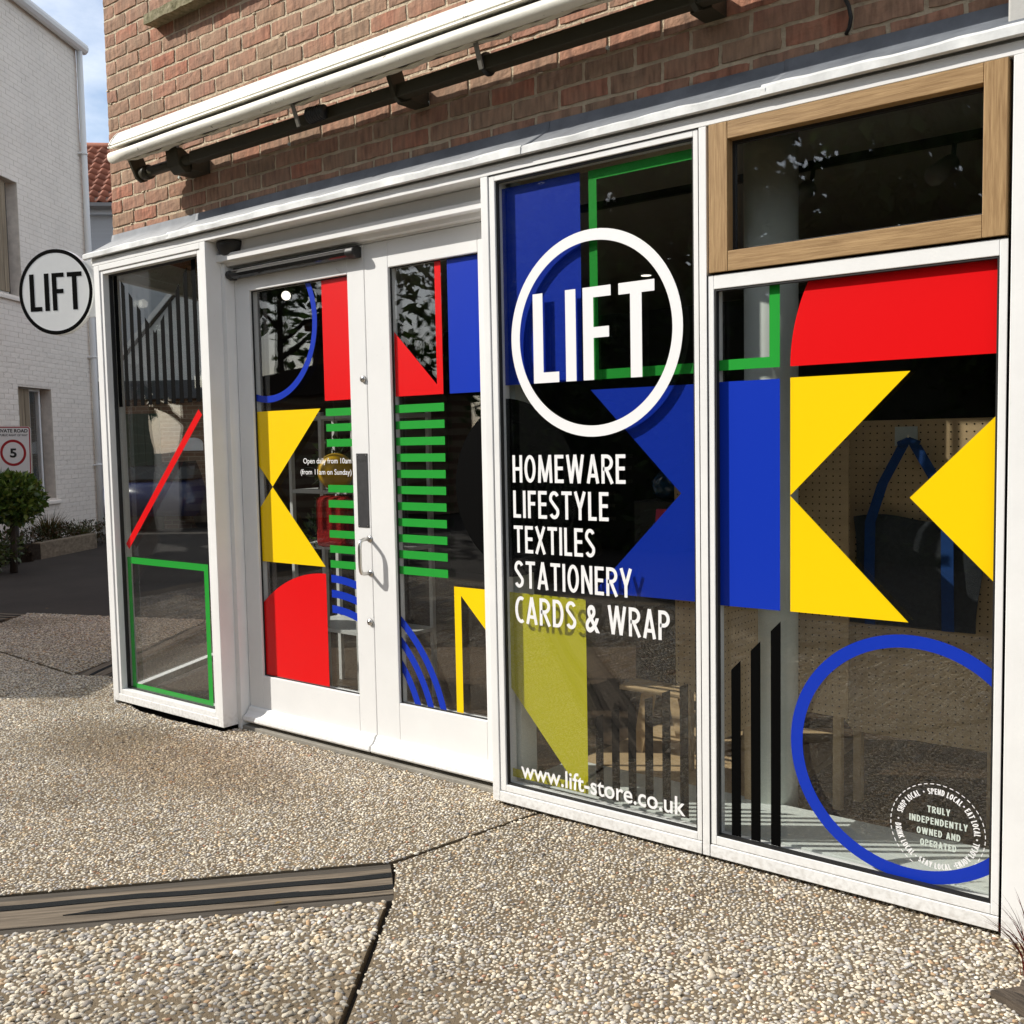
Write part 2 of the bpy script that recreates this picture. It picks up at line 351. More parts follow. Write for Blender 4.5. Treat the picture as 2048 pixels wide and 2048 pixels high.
# ---- condensed sans stroke font (unit cap height)
def _arc(cx, cy, rx, ry, a0, a1, n=10):
    return [(cx+rx*math.cos(R(a0+(a1-a0)*i/n)), cy+ry*math.sin(R(a0+(a1-a0)*i/n))) for i in range(n+1)]
def glyph(ch, t, k):
    """list of (polyline, closed); t stroke, k width factor. returns strokes, width"""
    h = t/2; W = lambda w: w*k
    if ch == 'I': return [([(h, 0), (h, 1)], 0)], t
    if ch == 'L': w = W(.36); return [([(h, 1), (h, h), (w, h)], 0)], w
    if ch == 'F': w = W(.38); return [([(h, 0), (h, 1-h), (w, 1-h)], 0), ([(h, .53), (w*.9, .53)], 0)], w
    if ch == 'E': w = W(.40); return [([(w, h), (h, h), (h, 1-h), (w, 1-h)], 0), ([(h, .52), (w*.93, .52)], 0)], w
    if ch == 'T': w = W(.46); return [([(0, 1-h), (w, 1-h)], 0), ([(w/2, 0), (w/2, 1-h)], 0)], w
    if ch == 'H': w = W(.46); return [([(h, 0), (h, 1)], 0), ([(w-h, 0), (w-h, 1)], 0), ([(h, .5), (w-h, .5)], 0)], w
    if ch == 'N': w = W(.50); return [([(h, 0), (h, 1)], 0), ([(w-h, 0), (w-h, 1)], 0), ([(h, 1-h*.3), (w-h, h*.3)], 0)], w
    if ch == 'M': w = W(.66); return [([(h, 0), (h+w*.07, 1)], 0), ([(w-h, 0), (w-h-w*.07, 1)], 0), ([(h+w*.06, .99), (w/2, .04)], 0), ([(w/2, .04), (w-h-w*.06, .99)], 0)], w
    if ch == 'W': w = W(.80); return [([(h, 1), (w*.285, 0)], 0), ([(w*.285, 0), (w/2, 1)], 0), ([(w/2, 1), (w*.715, 0)], 0), ([(w*.715, 0), (w-h, 1)], 0)], w
    if ch == 'A': w = W(.52); return [([(h*.9, 0), (w/2, 1)], 0), ([(w/2, 1), (w-h*.9, 0)], 0), ([(w*.22, .27), (w*.78, .27)], 0)], w
    if ch == 'V': w = W(.50); return [([(h*.9, 1), (w/2, 0)], 0), ([(w/2, 0), (w-h*.9, 1)], 0)], w
    if ch == 'Y': w = W(.50); return [([(h*.8, 1), (w/2, .40)], 0), ([(w/2, .40), (w-h*.8, 1)], 0), ([(w/2, .47), (w/2, 0)], 0)], w
    if ch == 'X': w = W(.50); return [([(h*.8, 0), (w-h*.8, 1)], 0), ([(h*.8, 1), (w-h*.8, 0)], 0)], w
    if ch == 'K': w = W(.48); return [([(h, 0), (h, 1)], 0), ([(w-h*.5, 1), (h*1.1, .42)], 0), ([(w*.42, .60), (w-h*.4, 0)], 0)], w
    if ch == 'O': w = W(.52); r = w/2-h; return [(_arc(w/2, .5, r, .5-h, 0, 360, 28)[:-1], 1)], w
    if ch == 'C': w = W(.42); return [(_arc(w*.66, .5, w*.66-h, .5-h, 62, 298, 22), 0)], w*.98
    if ch == 'D': w = W(.48); return [([(h, h), (h, 1-h)]+_arc(w*.42, .5, w*.58-h, .5-h, 90, -90, 16), 1)], w
    if ch == 'P': w = W(.46); return [([(h, 0), (h, 1-h)]+_arc(w*.45, .715, w*.55-h, .285-h, 90, -90, 14)+[(h, .43+h)], 0)], w
    if ch == 'R': w = W(.49); return [([(h, 0), (h, 1-h)]+_arc(w*.43, .72, w*.55-h, .28-h, 90, -90, 14)+[(h, .44+h)], 0), ([(w*.42, .48), (w-h*.7, 0)], 0)], w
    if ch == 'U': w = W(.48); r = w/2-h; return [([(h, 1), (h, r+h)]+_arc(w/2, r+h, r, r, 180, 360, 12)+[(w-h, 1)], 0)], w
    if ch == 'J': w = W(.34); r = w/2-h*.5; return [([(w-h, 1), (w-h, r+h)]+_arc(w-h-r, r+h, r, r, 0, -150, 10), 0)], w
    if ch == 'S':
        w = W(.45); r = w/2-h
        return [(_arc(w/2, .745, r, .255-h, 25, 205, 14)+_arc(w/2, .255, r, .255-h, 25, -155, 14), 0)], w
    if ch == '&':
        w = W(.66)
        return [([(w, h*.3), (w*.24, .70)]+_arc(w*.43, .80, w*.22, .2-h, 200, 0, 10)+[(w*.60, .66), (w*.20, .40)]+_arc(w*.38, .26, w*.30, .26-h, 150, 290, 10)+[(w*.80, .22), (w*.96, .46)], 0)], w
    return [], W(.26)
def strip(poly, closed, t):
    n = len(poly); P = [Vector((*p, 0)) for p in poly]; A = []; B = []
    for i in range(n):
        if closed: d0 = (P[i]-P[i-1]).normalized(); d1 = (P[(i+1) % n]-P[i]).normalized()
        else:
            d1 = (P[min(i+1, n-1)]-P[min(i, n-2)]).normalized(); d0 = (P[max(i, 1)]-P[max(i-1, 0)]).normalized()
        n0 = Vector((-d0.y, d0.x, 0)); n1 = Vector((-d1.y, d1.x, 0)); b = n0+n1
        if b.length < .25: b = n1; l = 1
        else: b.normalize(); l = min(1/max(b.dot(n1), .35), 1.6)
        A.append(P[i]+b*t/2*l); B.append(P[i]-b*t/2*l)
    q = [(A[i], A[i+1], B[i+1], B[i]) for i in range(n-1)]
    if closed: q.append((A[-1], A[0], B[0], B[-1]))
    return q
def stroke_text(txt, t=.155, k=1., gap=.10, space=.26):
    """quads in unit-height space with layer index, total width"""
    x = 0; out = []; lay = 0
    for ch in txt:
        S, w = glyph(ch, t, k)
        for poly, c in S:
            for q in strip(poly, c, t): out.append(([(p.x+x, p.y) for p in q], lay))
            lay = (lay+1) % 5
        x += (w if ch != ' ' else space*k) + gap*k
    return out, x-gap*k
def text_line(name, txt, x0, x1, zb, h, y, m, parent, t=.155, k=1., gap=.10):
    Q, w = stroke_text(txt, t, k, gap); sx = (x1-x0)/w; mb = MB()
    for q, l in Q:
        yy = y-.00012*l
        pts = [(lambda w_: (w_[0], yy, w_[1]))(fs((x0+a*sx, zb+b*h))) for a, b in q]
        ar = sum(p[0]*r[2]-r[0]*p[2] for p, r in zip(pts, pts[1:]+pts[:1]))
        mb.quad(*(pts if ar > 0 else pts[::-1]))
    return mb.build(name, m, parent)
def font_text(name, txt, x0, x1, zb, h, y, m, parent, bold=.0, xf=None, asc=.73):
    cu = D.curves.new(name, 'FONT'); cu.body = txt; cu.size = 1; cu.offset = bold; cu.fill_mode = 'FRONT'; cu.resolution_u = 4
    o = D.objects.new(name, cu); COL.objects.link(o); dg = bpy.context.evaluated_depsgraph_get()
    me = D.meshes.new_from_object(o.evaluated_get(dg)); D.objects.remove(o); D.curves.remove(cu)
    V = np.array([v.co[:] for v in me.vertices]); a, b = V[:, 0].min(), V[:, 0].max()
    for v, c in zip(me.vertices, V):
        w_ = fs(((c[0]-a)/(b-a)*(x1-x0)+x0, zb+c[1]*h/asc)); p = (w_[0], y, w_[1]); v.co = xf(p) if xf else p
    me.update(); return link(name, me, m, parent)
# ================================================================== SHOP
shop = empty('shop_building', (-3.0, .2, 0))
tag(shop, 'red brick shop with white timber shopfront, double doors and coloured geometric window graphics', 'shop')
LWV, DRV, W3V, W4V = .055, .160, .048, .028      # depth of the coloured film in each opening

# ---- brick wall -----------------------------------------------------------
CP, BL, BY = .0757, .2235, .167
XL, XR, Z0 = -5.445, -.727, 2.610
def brick_mesh(name, L, H, dep=.10, seed=0):
    r = random.Random(seed); nx, nz = 5, 3; m = MB()
    for j in range(nz+1):
        for i in range(nx+1):
            ex = i in (0, nx); ez = j in (0, nz)
            x = -L/2+L*i/nx+(r.uniform(-.0022, .0022) if ex else 0); z = -H/2+H*j/nz+(r.uniform(-.0025, .0025) if ez else 0)
            y = r.uniform(-.0012, .0012)+(.0008 if (ex or ez) else 0)+(.0012 if (ex and ez) else 0)
            m.v.append((x, y, z))
    for j in range(nz):
        for i in range(nx): a = j*(nx+1)+i; m.f.append((a, a+1, a+nx+2, a+nx+1))
    ring = [i for i in range(nx+1)]+[(j+1)*(nx+1)-1 for j in range(1, nz+1)]+[nz*(nx+1)+i for i in reversed(range(nx))]+[j*(nx+1) for j in reversed(range(1, nz))]
    b = len(m.v)
    for i in ring: x, y, z = m.v[i]; m.v.append((x, dep, z))
    n = len(ring)
    for k in range(n): k2 = (k+1) % n; m.f.append((ring[k2], ring[k], b+k, b+k2))
    return m.mesh(name)
HJ = .0148
full = [brick_mesh('brick', BL-HJ, CP-HJ, seed=i) for i in range(8)]
half = [brick_mesh('half_brick', BL/2-HJ, CP-HJ, seed=20+i) for i in range(4)]
for me in full+half: me.materials.append(BRICK)
wall = MB().box(XL+.004, XR-.004, BY+.0048, BY+.22, 2.50, 4.9).build('brick_wall', MORTAR, shop)
# rough mortar skin: joints bulge unevenly between bricks
WIN = (-4.885, -3.55, 3.70)                        # opening of the upper window
def zvis(x): return 3.94+(x+5.4)*(-.2739)
rest = []; nb = 0
for k in range(-1, 29):
    zc = Z0+CP*(k+.5); x = XL; first = True
    L = BL if k % 2 else BL/2
    while x < XR-.03:
        w = min(L if first else BL, XR-x); first = False
        xc = x+w/2; x += w
        if WIN[0] < xc < WIN[1] and zc > WIN[2] and zc < 4.75: continue
        hid = zc > zvis(xc-.1)+.10 or nb >= 300
        loc = (xc, BY+random.uniform(-.0018, .0018), zc+random.uniform(-.002, .002))
        if hid: rest.append((loc, w)); continue
        me = random.choice(full) if w > .17 else random.choice(half)
        o = D.objects.new('brick', me); COL.objects.link(o); o.location = loc; o.rotation_euler = (random.uniform(-.01, .01), random.uniform(-.006, .006), random.uniform(-.005, .005))
        o.scale = ((w-HJ)/((BL if w > .17 else BL/2)-HJ), 1, 1)
        o.parent = wall; nb += 1
m = MB()
for (x, y, z), w in rest: m.box(x-w/2+HJ/2, x+w/2-HJ/2, y, y+.1, z-CP/2+HJ/2, z+CP/2-HJ/2)
o = m.build('brick_courses', BRICK, wall); o['kind'] = 'stuff'
# weep plugs in the perpends
for k, st in ((0, 2), (3, 4)):
    n = 0; x = XL+(BL if k % 2 else BL/2)
    while x < XR-.1:
        if n % st == (1 if k == 0 else 2):
            MB().tube([(x, BY-.006, Z0+CP*k+.020), (x, BY+.02, Z0+CP*k+.020)], [.0075, .0075], 8).build('weep_plug', FROST, wall)
        n += 1; x += BL
# mortar crumbs along some joints
m = MB()
for i in range(110):
    k = random.randint(0, 16); x = random.uniform(XL, XR); z = Z0+CP*k+random.uniform(-.006, .004)
    if z > zvis(x)+.1 or (WIN[0]-.05 < x < WIN[1] and z > 3.6): continue
    m.sphere((x, BY+.002, z), random.uniform(.003, .006), 6, 4, sx=random.uniform(1, 3.5), sy=.5)
o = m.build('mortar_crumbs', MORTAR, wall, True); o['kind'] = 'stuff'
# upper window with stone sill
uw = MB().frame(WIN[0]+.002, WIN[1]-.002, WIN[2]+.04, 4.74, .055, BY+.06, BY+.14).build('upper_window', GREYWOOD, shop, bevel=.003)
MB().box(WIN[0]+.055, WIN[1]-.055, BY+.09, BY+.11, WIN[2]+.09, 4.69).build('glass_pane', GLASS, uw)
MB().box(WIN[0]-.02, WIN[1]+.02, BY+.142, BY+.2, WIN[2]+.02, 4.74).build('dark_reveal', BLKMAT, uw)
MB().profile([(BY-.075, 3.655), (BY-.075, 3.705), (BY+.06, 3.735), (BY+.06, 3.66)], WIN[0]-.045, WIN[1]+.045, 30, lambda x, j: (random.uniform(-.003, .003), random.uniform(-.003, .003))).build('stone_sill', STONE, uw)

# shell of the building behind the wall
SD = Vector((-.423, .906, 0))
shell = MB()
a = Vector((XL, BY+.02, 0)); b = a+SD*7.5
c0 = a+SD*1.32
shell.slab([(c0.x, c0.y), (b.x, b.y), (b.x+.12, b.y), (c0.x+.12, c0.y)], -.05, 2.56)
shell.slab([(a.x, a.y), (b.x, b.y), (b.x+.12, b.y), (a.x+.10, a.y+.1)], 2.5605, 4.9)
shell.box(b.x, 2.2, b.y, b.y+.3, -.05, 4.9)
shell.box(2.0, 2.2, .5, b.y, -.05, 4.9)
shell.build('side_wall', BRICK, shop)
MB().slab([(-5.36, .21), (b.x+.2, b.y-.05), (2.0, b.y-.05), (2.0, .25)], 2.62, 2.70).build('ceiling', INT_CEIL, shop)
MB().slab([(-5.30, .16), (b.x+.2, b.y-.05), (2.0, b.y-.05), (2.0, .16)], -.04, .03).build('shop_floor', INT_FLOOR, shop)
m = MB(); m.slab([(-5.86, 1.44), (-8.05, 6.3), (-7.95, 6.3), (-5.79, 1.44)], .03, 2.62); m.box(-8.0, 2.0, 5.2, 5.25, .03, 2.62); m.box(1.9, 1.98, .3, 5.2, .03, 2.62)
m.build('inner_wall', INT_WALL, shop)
MB().slab([(XL, BY), (b.x, b.y), (2.2, b.y), (2.2, BY)], 4.9, 5.0).build('flat_roof', LEAD, shop)
# rendered pier to the right of the shopfront
MB().box(XR+.003, 2.2, .06, .4, -.05, 4.9).build('rendered_pier', mat('grey_render', (.50, .49, .46), .85, .2, noise=.1, bump=.2, bscale=70), shop, bevel=.006)

# ---- lead flashing --------------------------------------------------------
laps = [-5.44, -4.62, -2.36, -1.40, -.60]
for i in range(4):
    x0, x1 = laps[i], laps[i+1]; e = .0025*(i % 2)
    ph = random.uniform(0, 6)
    def wob(x, j, ph=ph):
        a = .0035*math.sin(x*9+ph)+.0025*math.sin(x*23+ph*2)+.0015*math.sin(x*51)
        return (a*(1 if 2 <= j <= 4 else .25), .8*a*(1 if 2 <= j <= 4 else .2)+(.004*math.sin(x*4+ph) if j == 0 else 0))
    nx_ = max(12, int((x1-x0)*40)); xa, xb = x0-(.012 if i else 0), x1+.004
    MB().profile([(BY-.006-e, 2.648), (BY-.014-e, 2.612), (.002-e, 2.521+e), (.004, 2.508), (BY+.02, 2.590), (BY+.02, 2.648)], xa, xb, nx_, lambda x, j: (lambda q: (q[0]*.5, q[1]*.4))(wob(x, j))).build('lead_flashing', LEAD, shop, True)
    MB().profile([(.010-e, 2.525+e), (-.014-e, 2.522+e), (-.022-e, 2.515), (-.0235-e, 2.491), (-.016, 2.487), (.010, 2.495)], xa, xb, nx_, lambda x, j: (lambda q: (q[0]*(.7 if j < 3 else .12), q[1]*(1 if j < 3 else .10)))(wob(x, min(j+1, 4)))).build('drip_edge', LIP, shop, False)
MB().box(-5.43, -.60, .02, BY+.02, 2.47, 2.500).build('head_batten', WHITE, shop)

# ---- frames ---------------------------------------------------------------
# head rail and corner posts of the bay
MB().box(-5.385, -.60, .0, .10, 2.447, 2.4825).build('head_rail', WHITE, shop, bevel=.002)
MB().slab([(-5.372, .0), (-5.385, .01), (-5.425, .10), (-5.36, .10), (-5.36, .001)], .0, 2.446).build('corner_return', WHITE, shop)
# glazed return on the lane side
rw = empty('side_return_window', (-5.425, .105, 0), math.atan2(SD.y, SD.x)); rw.parent = shop; rw.matrix_parent_inverse = wm(shop).inverted(); rw['label'] = 'glazed return of the side window towards the lane'
def rloc(mb, nm, mt, bev=0.):
    o = mb.build(nm, mt, None, bevel=bev); o.parent = rw; return o
rloc(MB().frame(.0, 1.36, .018, 2.446, (.05, .06, .042, .05), -.05, .0), 'frame', WHITE, .0025)
rloc(MB().box(.045, 1.305, -.034, -.014, .055, 2.40), 'glass_pane', GLASS)
rloc(MB().box(.0, 1.36, -.06, .05, 2.4465, 2.56), 'head', WHITE)
# --- left side light
def window(name, label, x0, x1, z0, z1, fw, y0, y1):
    o = MB().frame(x0, x1, z0, z1, fw, y0, y1).build(name, WHITE, shop, bevel=.0025); o['label'] = label; return o
lw = window('shop_window', 'narrow white framed side window at the left corner', -5.371, -4.342, .018, 2.446, (.052, .046, .042, .030), .0, .10)
MB().frame(-5.3185, -4.389, .0612, 2.4155, (.026, .030, .026, .020), .006, .07).build('sash', WHITE, lw, bevel=.002)
LWB = (-5.292, -4.419, .0875, 2.395)
MB().frame(LWB[0], LWB[1], LWB[2], LWB[3], .008, .040, .060).build('gasket', GASKET, lw)
MB().box(LWB[0]-.01, LWB[1]+.01, LWV+.001, LWV+.022, LWB[2]-.01, LWB[3]+.01).build('glass_pane', GLASS, lw)
MB().box(-5.37, -4.35, .101, .19, .018, .055).build('inner_sill', SILLW, lw)
MB().box(-4.389, -4.343, .101, .16, .06, 2.446).build('inner_post', WHITE, lw)
# film: black stripes, red diagonal, green square
FS[0] = 3.1196/3.1396
for i in range(11):
    xl = -5.304+.0733*i; xr = xl+.0365; f = lambda x: 2.052+abs(x+4.919)*1.0
    P = [(xl, 1.6725), (xr, 1.6725), (xr, min(f(xr), 2.40))]+([(-4.919, f(-4.919))] if i == 5 else [])+[(xl, min(f(xl), 2.40))]
    vinyl('black_stripe', P, LWV, BLACKV, lw, LWB)
vinyl('red_diagonal_bar', [(-4.557, 1.634), (-4.527, 1.606), (-5.268, .876), (-5.297, .905)], LWV, RED, lw, LWB)
(gx0, gz0), (gx1, gz1) = fs((-5.292, .076)), fs((-4.530, .832))
MB().frame(gx0, gx1, gz0, gz1, .036, LWV, LWV+.0004).build('green_square_outline', GREEN, lw); FS[0] = 1.
# --- window with the round logo
w3 = window('shop_window', 'tall white framed window with the round LIFT logo and list of wares', -2.572, -1.642, .016, 2.446, (.036, .0, .042, .0), .0, .10)
MB().frame(-2.534, -1.643, .0605, 2.4455, (.028, .019, .026, .022), .004, .075).build('sash', WHITE, w3, bevel=.002)
W3B = (-2.506, -1.662, .0865, 2.4235)
MB().frame(W3B[0], W3B[1], W3B[2], W3B[3], .008, .012, .0235).build('gasket', GASKET, w3)
MB().box(W3B[0]-.01, W3B[1]+.01, .024, W3V-.001, W3B[2]-.01, W3B[3]+.01).build('glass_pane', GLASS, w3)
MB().box(-2.57, -2.50, .1, .2, .02, 2.44).build('inner_post', SILLW, w3)
MB().box(-1.640, -1.6125, .0, .10, .016, 2.446).build('mullion', WHITE, shop, bevel=.002)
# --- right window: oak hopper above a fixed light
w4 = window('shop_window', 'right shop window with yellow chevrons, blue ring and round sticker', -1.6115, -.700, .016, 1.968, (.0, .0, .042, .0), .0, .10)
MB().frame(-1.611, -.7005, .0605, 1.9675, (.0225, .0225, .030, .046), .003, .065).build('sash', WHITE, w4, bevel=.002)
W4B = (-1.5885, -.723, .0905, 1.9215)
MB().frame(W4B[0], W4B[1], W4B[2], W4B[3], .006, .006, .0275).build('gasket', GASKET, w4)
MB().box(W4B[0]-.01, W4B[1]+.01, W4V+.0012, W4V+.026, W4B[2]-.01, W4B[3]+.01).build('glass_pane', GLASS, w4)
# groove between sash and the panel on the right
MB().box(-.6935, -.60, -.002, .09, .0, 2.446).build('side_panel', WHITE, shop, bevel=.002)
MB().box(-.70, -.6935, .02, .09, .016, 2.446).build('shadow_gap', GASKET, shop)
hop = empty('hopper_window', (-1.15, .0, 1.97)); setp(hop, shop); hop['label'] = 'oak framed fanlight with dirty glass above the right window'
HX0, HX1, HZ0, HZ1 = -1.602, -.706, 1.974, 2.445
MB().box(HX0, HX0+.066, -.004, .07, HZ0, HZ1).build('oak_stile', OAK_V, hop, bevel=.002)
MB().box(HX1-.062, HX1, -.004, .07, HZ0, HZ1).build('oak_stile', OAK_V, hop, bevel=.002)
MB().box(HX0+.0665, HX1-.0625, -.003, .07, HZ0, HZ0+.064).build('oak_rail', OAK_H, hop, bevel=.002)
MB().box(HX0+.0665, HX1-.0625, -.003, .07, HZ1-.054, HZ1).build('oak_rail', OAK_H, hop, bevel=.002)
MB().frame(HX0+.066, HX1-.062, HZ0+.064, HZ1-.054, .010, .034, .05).build('gasket', GASKET, hop)
MB().box(HX0+.06, HX1-.056, .042, .060, HZ0+.058, HZ1-.048).build('glass_pane', GLASS, hop)
MB().box(HX0+.003, HX1-.003, .071, .10, HZ0, HZ1).build('rear_stop', GASKET, hop) if False else None

FS[0] = 3.1126/3.1446
# ---- film on the logo window ------------------------------------------------
vinyl('blue_block', [(-2.56, 2.411), (-2.166, 2.411), (-2.166, 1.658), (-2.56, 1.658)], W3V, BLUE, w3, W3B)
x0, z0, z1, t, xe_ = -2.128, 1.659, 2.409, .0348, -1.60
vinyl('green_outline', [(x0, z0), (xe_, z0), (xe_, z0+t), (x0+t, z0+t), (x0+t, z1-t), (xe_, z1-t), (xe_, z1), (x0, z1)], W3V, GREEN, w3, W3B)
vinyl('blue_chevron', [(-2.130, 1.622), (-1.60, 1.622), (-1.60, .873), (-2.130, .873), (-1.758, 1.2475)], W3V, BLUE, w3, W3B)
vinyl('lemon_shape', [(-2.56, .843), (-2.166, .843), (-2.166, .096), (-2.56, .096), (-2.56, .130), (-2.232, .130), (-2.56, .489)], W3V, LEMON, w3, W3B)
for i in range(6):
    xl = -2.129+.0717*i; xr = xl+.034; f = lambda x: .40+(x+2.129)*.46
    vinyl('black_stripe', [(xl, .096), (xr, .096), (xr, f(xr)), (xl, f(xl))], W3V, BLACKV, w3)
arc_piece((-2.545, 1.255), 0, .352, 0, 360, (W3B[0], -2.16, .3, 1.66), W3V).build('black_disc', BLACKV, w3)
# white lettering on the outer face
WT = .0234; FS[0] = 3.088/3.1096
m = MB(); m.v = []; m = arc_piece((-2.098, 1.822), .331, .3715, 0, 360, (-3, 0, 0, 3), WT, 96); m.build('white_ring', WHITEV, w3)
LB, LT = 1.6555, 1.9885
L3 = {'letter_l': [(-2.364, LT), (-2.318, LT), (-2.318, LB+.039), (-2.246, LB+.039), (-2.246, LB), (-2.364, LB)],
      'letter_i': [(-2.2145, LT), (-2.168, LT), (-2.168, LB), (-2.2145, LB)],
      'letter_f': [(-2.1365, LT), (-2.0155, LT), (-2.0155, LT-.038), (-2.0905, LT-.038), (-2.0905, 1.8445), (-2.024, 1.8445), (-2.024, 1.806), (-2.0905, 1.806), (-2.0905, LB), (-2.1365, LB)],
      'letter_t': [(-1.983, LT), (-1.8365, LT), (-1.8365, LT-.040), (-1.888, LT-.040), (-1.888, LB), (-1.935, LB), (-1.935, LT-.040), (-1.983, LT-.040)]}
for n, P in L3.items(): MB().prism([fs(q) for q in P], WT-.0002, WT+.0003).build(n, WHITEV, w3)
for txt, xe, zb in (('HOMEWARE', -1.9615, 1.280), ('LIFESTYLE', -2.0355, 1.1435), ('TEXTILES', -2.0965, 1.0075), ('STATIONERY', -1.9405, .8705), ('CARDS', -2.1855, .7315)):
    text_line('lettering', txt, -2.476, xe, zb, .1055, WT, WHITEV, w3, t=.128, k=1., gap=.105)
text_line('lettering', 'WRAP', -2.0454, -1.7867, .7315, .1055, WT, WHITEV, w3, t=.128, k=1., gap=.105)
font_text('ampersand', '&', -2.1435, -2.0805, .7315, .1055, WT, WHITEV, w3, bold=.02, asc=.73)
font_text('web_address', 'www.lift-store.co.uk', -2.462, -1.731, .1155, .069, WT, WHITEV, w3, bold=.012, asc=.735)

FS[0] = 3.0926/3.1046
# ---- film on the right window -----------------------------------------------
vinyl('blue_block', [(-1.62, 1.622), (-1.377, 1.622), (-1.377, .876), (-1.62, .876)], W4V, BLUE, w4, W4B)
vinyl('green_outline', [(-1.62, 1.659), (-1.377, 1.659), (-1.377, 1.95), (-1.4125, 1.95), (-1.4125, 1.6935), (-1.62, 1.6935)], W4V, GREEN, w4, W4B)
for i in range(3):
    xl = -1.551+.0708*i; xr = xl+.0345
    vinyl('black_stripe', [(xl, .0915), (xr, .0915), (xr, .660+(xr+1.551)*1.03), (xl, .660+(xl+1.551)*1.03)], W4V, BLACKV, w4)
arc_piece((-.740, 1.659), 0, .602, 90, 180, W4B, W4V, 60).build('red_quarter_disc', RED, w4)
vinyl('red_block', [(-.740, 1.659), (-.7, 1.659), (-.7, 1.95), (-.740, 1.95)], W4V, RED, w4, W4B)
vinyl('yellow_chevron', [(-1.342, 1.6235), (-.971, 1.6235), (-1.342, 1.2505)], W4V, YEL, w4)
vinyl('yellow_chevron', [(-1.342, 1.2485), (-.971, .8765), (-1.342, .8765)], W4V, YEL, w4)
vinyl('yellow_arrow', [(-.970, 1.250), (-.69, 1.530), (-.69, .970)], W4V, YEL, w4, W4B)
arc_piece((-.963, .462), .3375, .377, 0, 360, W4B, W4V, 96).build('blue_ring', BLUE, w4)
# round sticker
stk = empty('round_sticker', (-.877, .0155, .14)); setp(stk, w4)
FS[0] = 1.
SX, SZ, SY = -.880, .2675, W4V+.0007
m = MB()
for i in range(46):
    a0 = 360/46*i; a1 = a0+4.6
    if 241 < a0 < 306: continue
    for q in (arc_piece((SX, SZ), .1338, .1362, a0, a1, (-2, 0, 0, 1), SY, 1),): 
        b_ = len(m.v); m.v += q.v; m.f += [tuple(b_+i_ for i_ in f) for f in q.f]
m.build('dashed_ring', WHITEV, stk)
def around(txt, amid, r, h, inward):
    Q, w = stroke_text(txt, .17, .92, .11, .2); mb = MB(); s = h
    for q, l in Q:
        pts = []
        for a, b in q:
            u = (a-w/2)*s
            th = R(amid)+(-u/r if not inward else u/(r))
            rr = r+(b*h if not inward else (h*.0 - b*h)+h)
            pts.append((SX+rr*math.cos(th), SY-.0001*l, SZ+rr*math.sin(th)))
        ar = sum(p[0]*k[2]-k[0]*p[2] for p, k in zip(pts, pts[1:]+pts[:1]))
        mb.quad(*(pts if ar > 0 else pts[::-1]))
    mb.build('sticker_lettering', WHITEV, stk)
for txt, a, inn in (('SHOP LOCAL', 141, 0), ('SPEND LOCAL', 78, 0), ('EAT LOCAL', 22, 0), ('DRINK LOCAL', 208, 1), ('STAY LOCAL', 267, 1), ('ENJOY LOCAL', 325, 1)):
    around(txt, a, .1040, .0178, inn)
for a in (110, 48, 175, -4, 238, 297):
    MB().tube([(SX+.1125*math.cos(R(a)), SY, SZ+.1125*math.sin(R(a))), (SX+.1125*math.cos(R(a)), SY+.0003, SZ+.1125*math.sin(R(a)))], .0026, 10).build('dot', WHITEV, stk)
STK2 = mat('pale_green_print', (.55, .62, .56), .6)
for txt, a, b, z in (('TRULY', -.908, -.8425, .3135), ('INDEPENDENTLY', -.960, -.7935, .2785), ('OWNED AND', -.938, -.8135, .2435), ('OPERATED', -.928, -.8245, .209)):
    text_line('sticker_lettering', txt, a, b, z, .0205, SY, STK2, stk, t=.17, gap=.12)

# ---- doors --------------------------------------------------------------------
DY = .140
MB().box(-4.342, -2.572, .10, .16, 2.385, 2.446).build('door_fascia', WHITE2, shop, bevel=.002)
MB().profile([(.062, 2.350), (.062, 2.3845), (.135, 2.3845), (.135, 2.330), (.100, 2.330), (.094, 2.350)], -4.341, -2.573, 1).build('door_head_lip', WHITE2, shop, bevel=.002)
MB().box(-4.342, -2.572, .1355, .16, 2.322, 2.3845).build('door_head_stop', WHITE2, shop)
for xa, xb in ((-4.341, -4.309), (-2.605, -2.573)):
    MB().box(xa, xb, .086, .16, .0, 2.348).build('door_jamb', WHITE2, shop, bevel=.003)
MB().box(-4.356, -4.342, .10, .20, .0, 2.446).build('door_return', WHITE2, shop)
MB().box(-4.34, -2.57, .09, .26, -.03, .018).build('threshold', mat('threshold_stone', (.30, .28, .24), .85, .2, noise=.25, bump=.3), shop, bevel=.004)
def door(name, label, x0, x1, px0, px1):
    pz0, pz1 = .279, 2.203
    d = MB().frame(x0, x1, .034, 2.320, (px0-x0, x1-px1, pz0-.034, 2.320-pz1), DY, DY+.052).build(name, WHITE2, shop, bevel=.003); d['label'] = label
    MB().frame(px0, px1, pz0, pz1, .005, DY+.012, DY+.0195).build('gasket', GASKET, d)
    MB().box(px0-.004, px1+.004, DRV+.001, DRV+.024, pz0-.004, pz1+.004).build('glass_pane', GLASS, d)
    P = [(DY-.001, .112), (DY-.012, .108), (DY-.020, .090), (DY-.030, .078), (DY-.048, .068), (DY-.052, .050), (DY-.048, .041), (DY-.001, .041)]
    MB().profile(P, x0+.004, x1-.004, 1).build('weather_bar', WHITE2, d, bevel=.002)
    return d, (px0, px1, pz0, pz1)
dl, DLB = door('door_leaf', 'left leaf of the white glazed double door with sensor bar', -4.305, -3.3735, -4.192, -3.484)
dr, DRB = door('door_leaf', 'right leaf of the white glazed double door', -3.3705, -2.606, -3.224, -2.712)
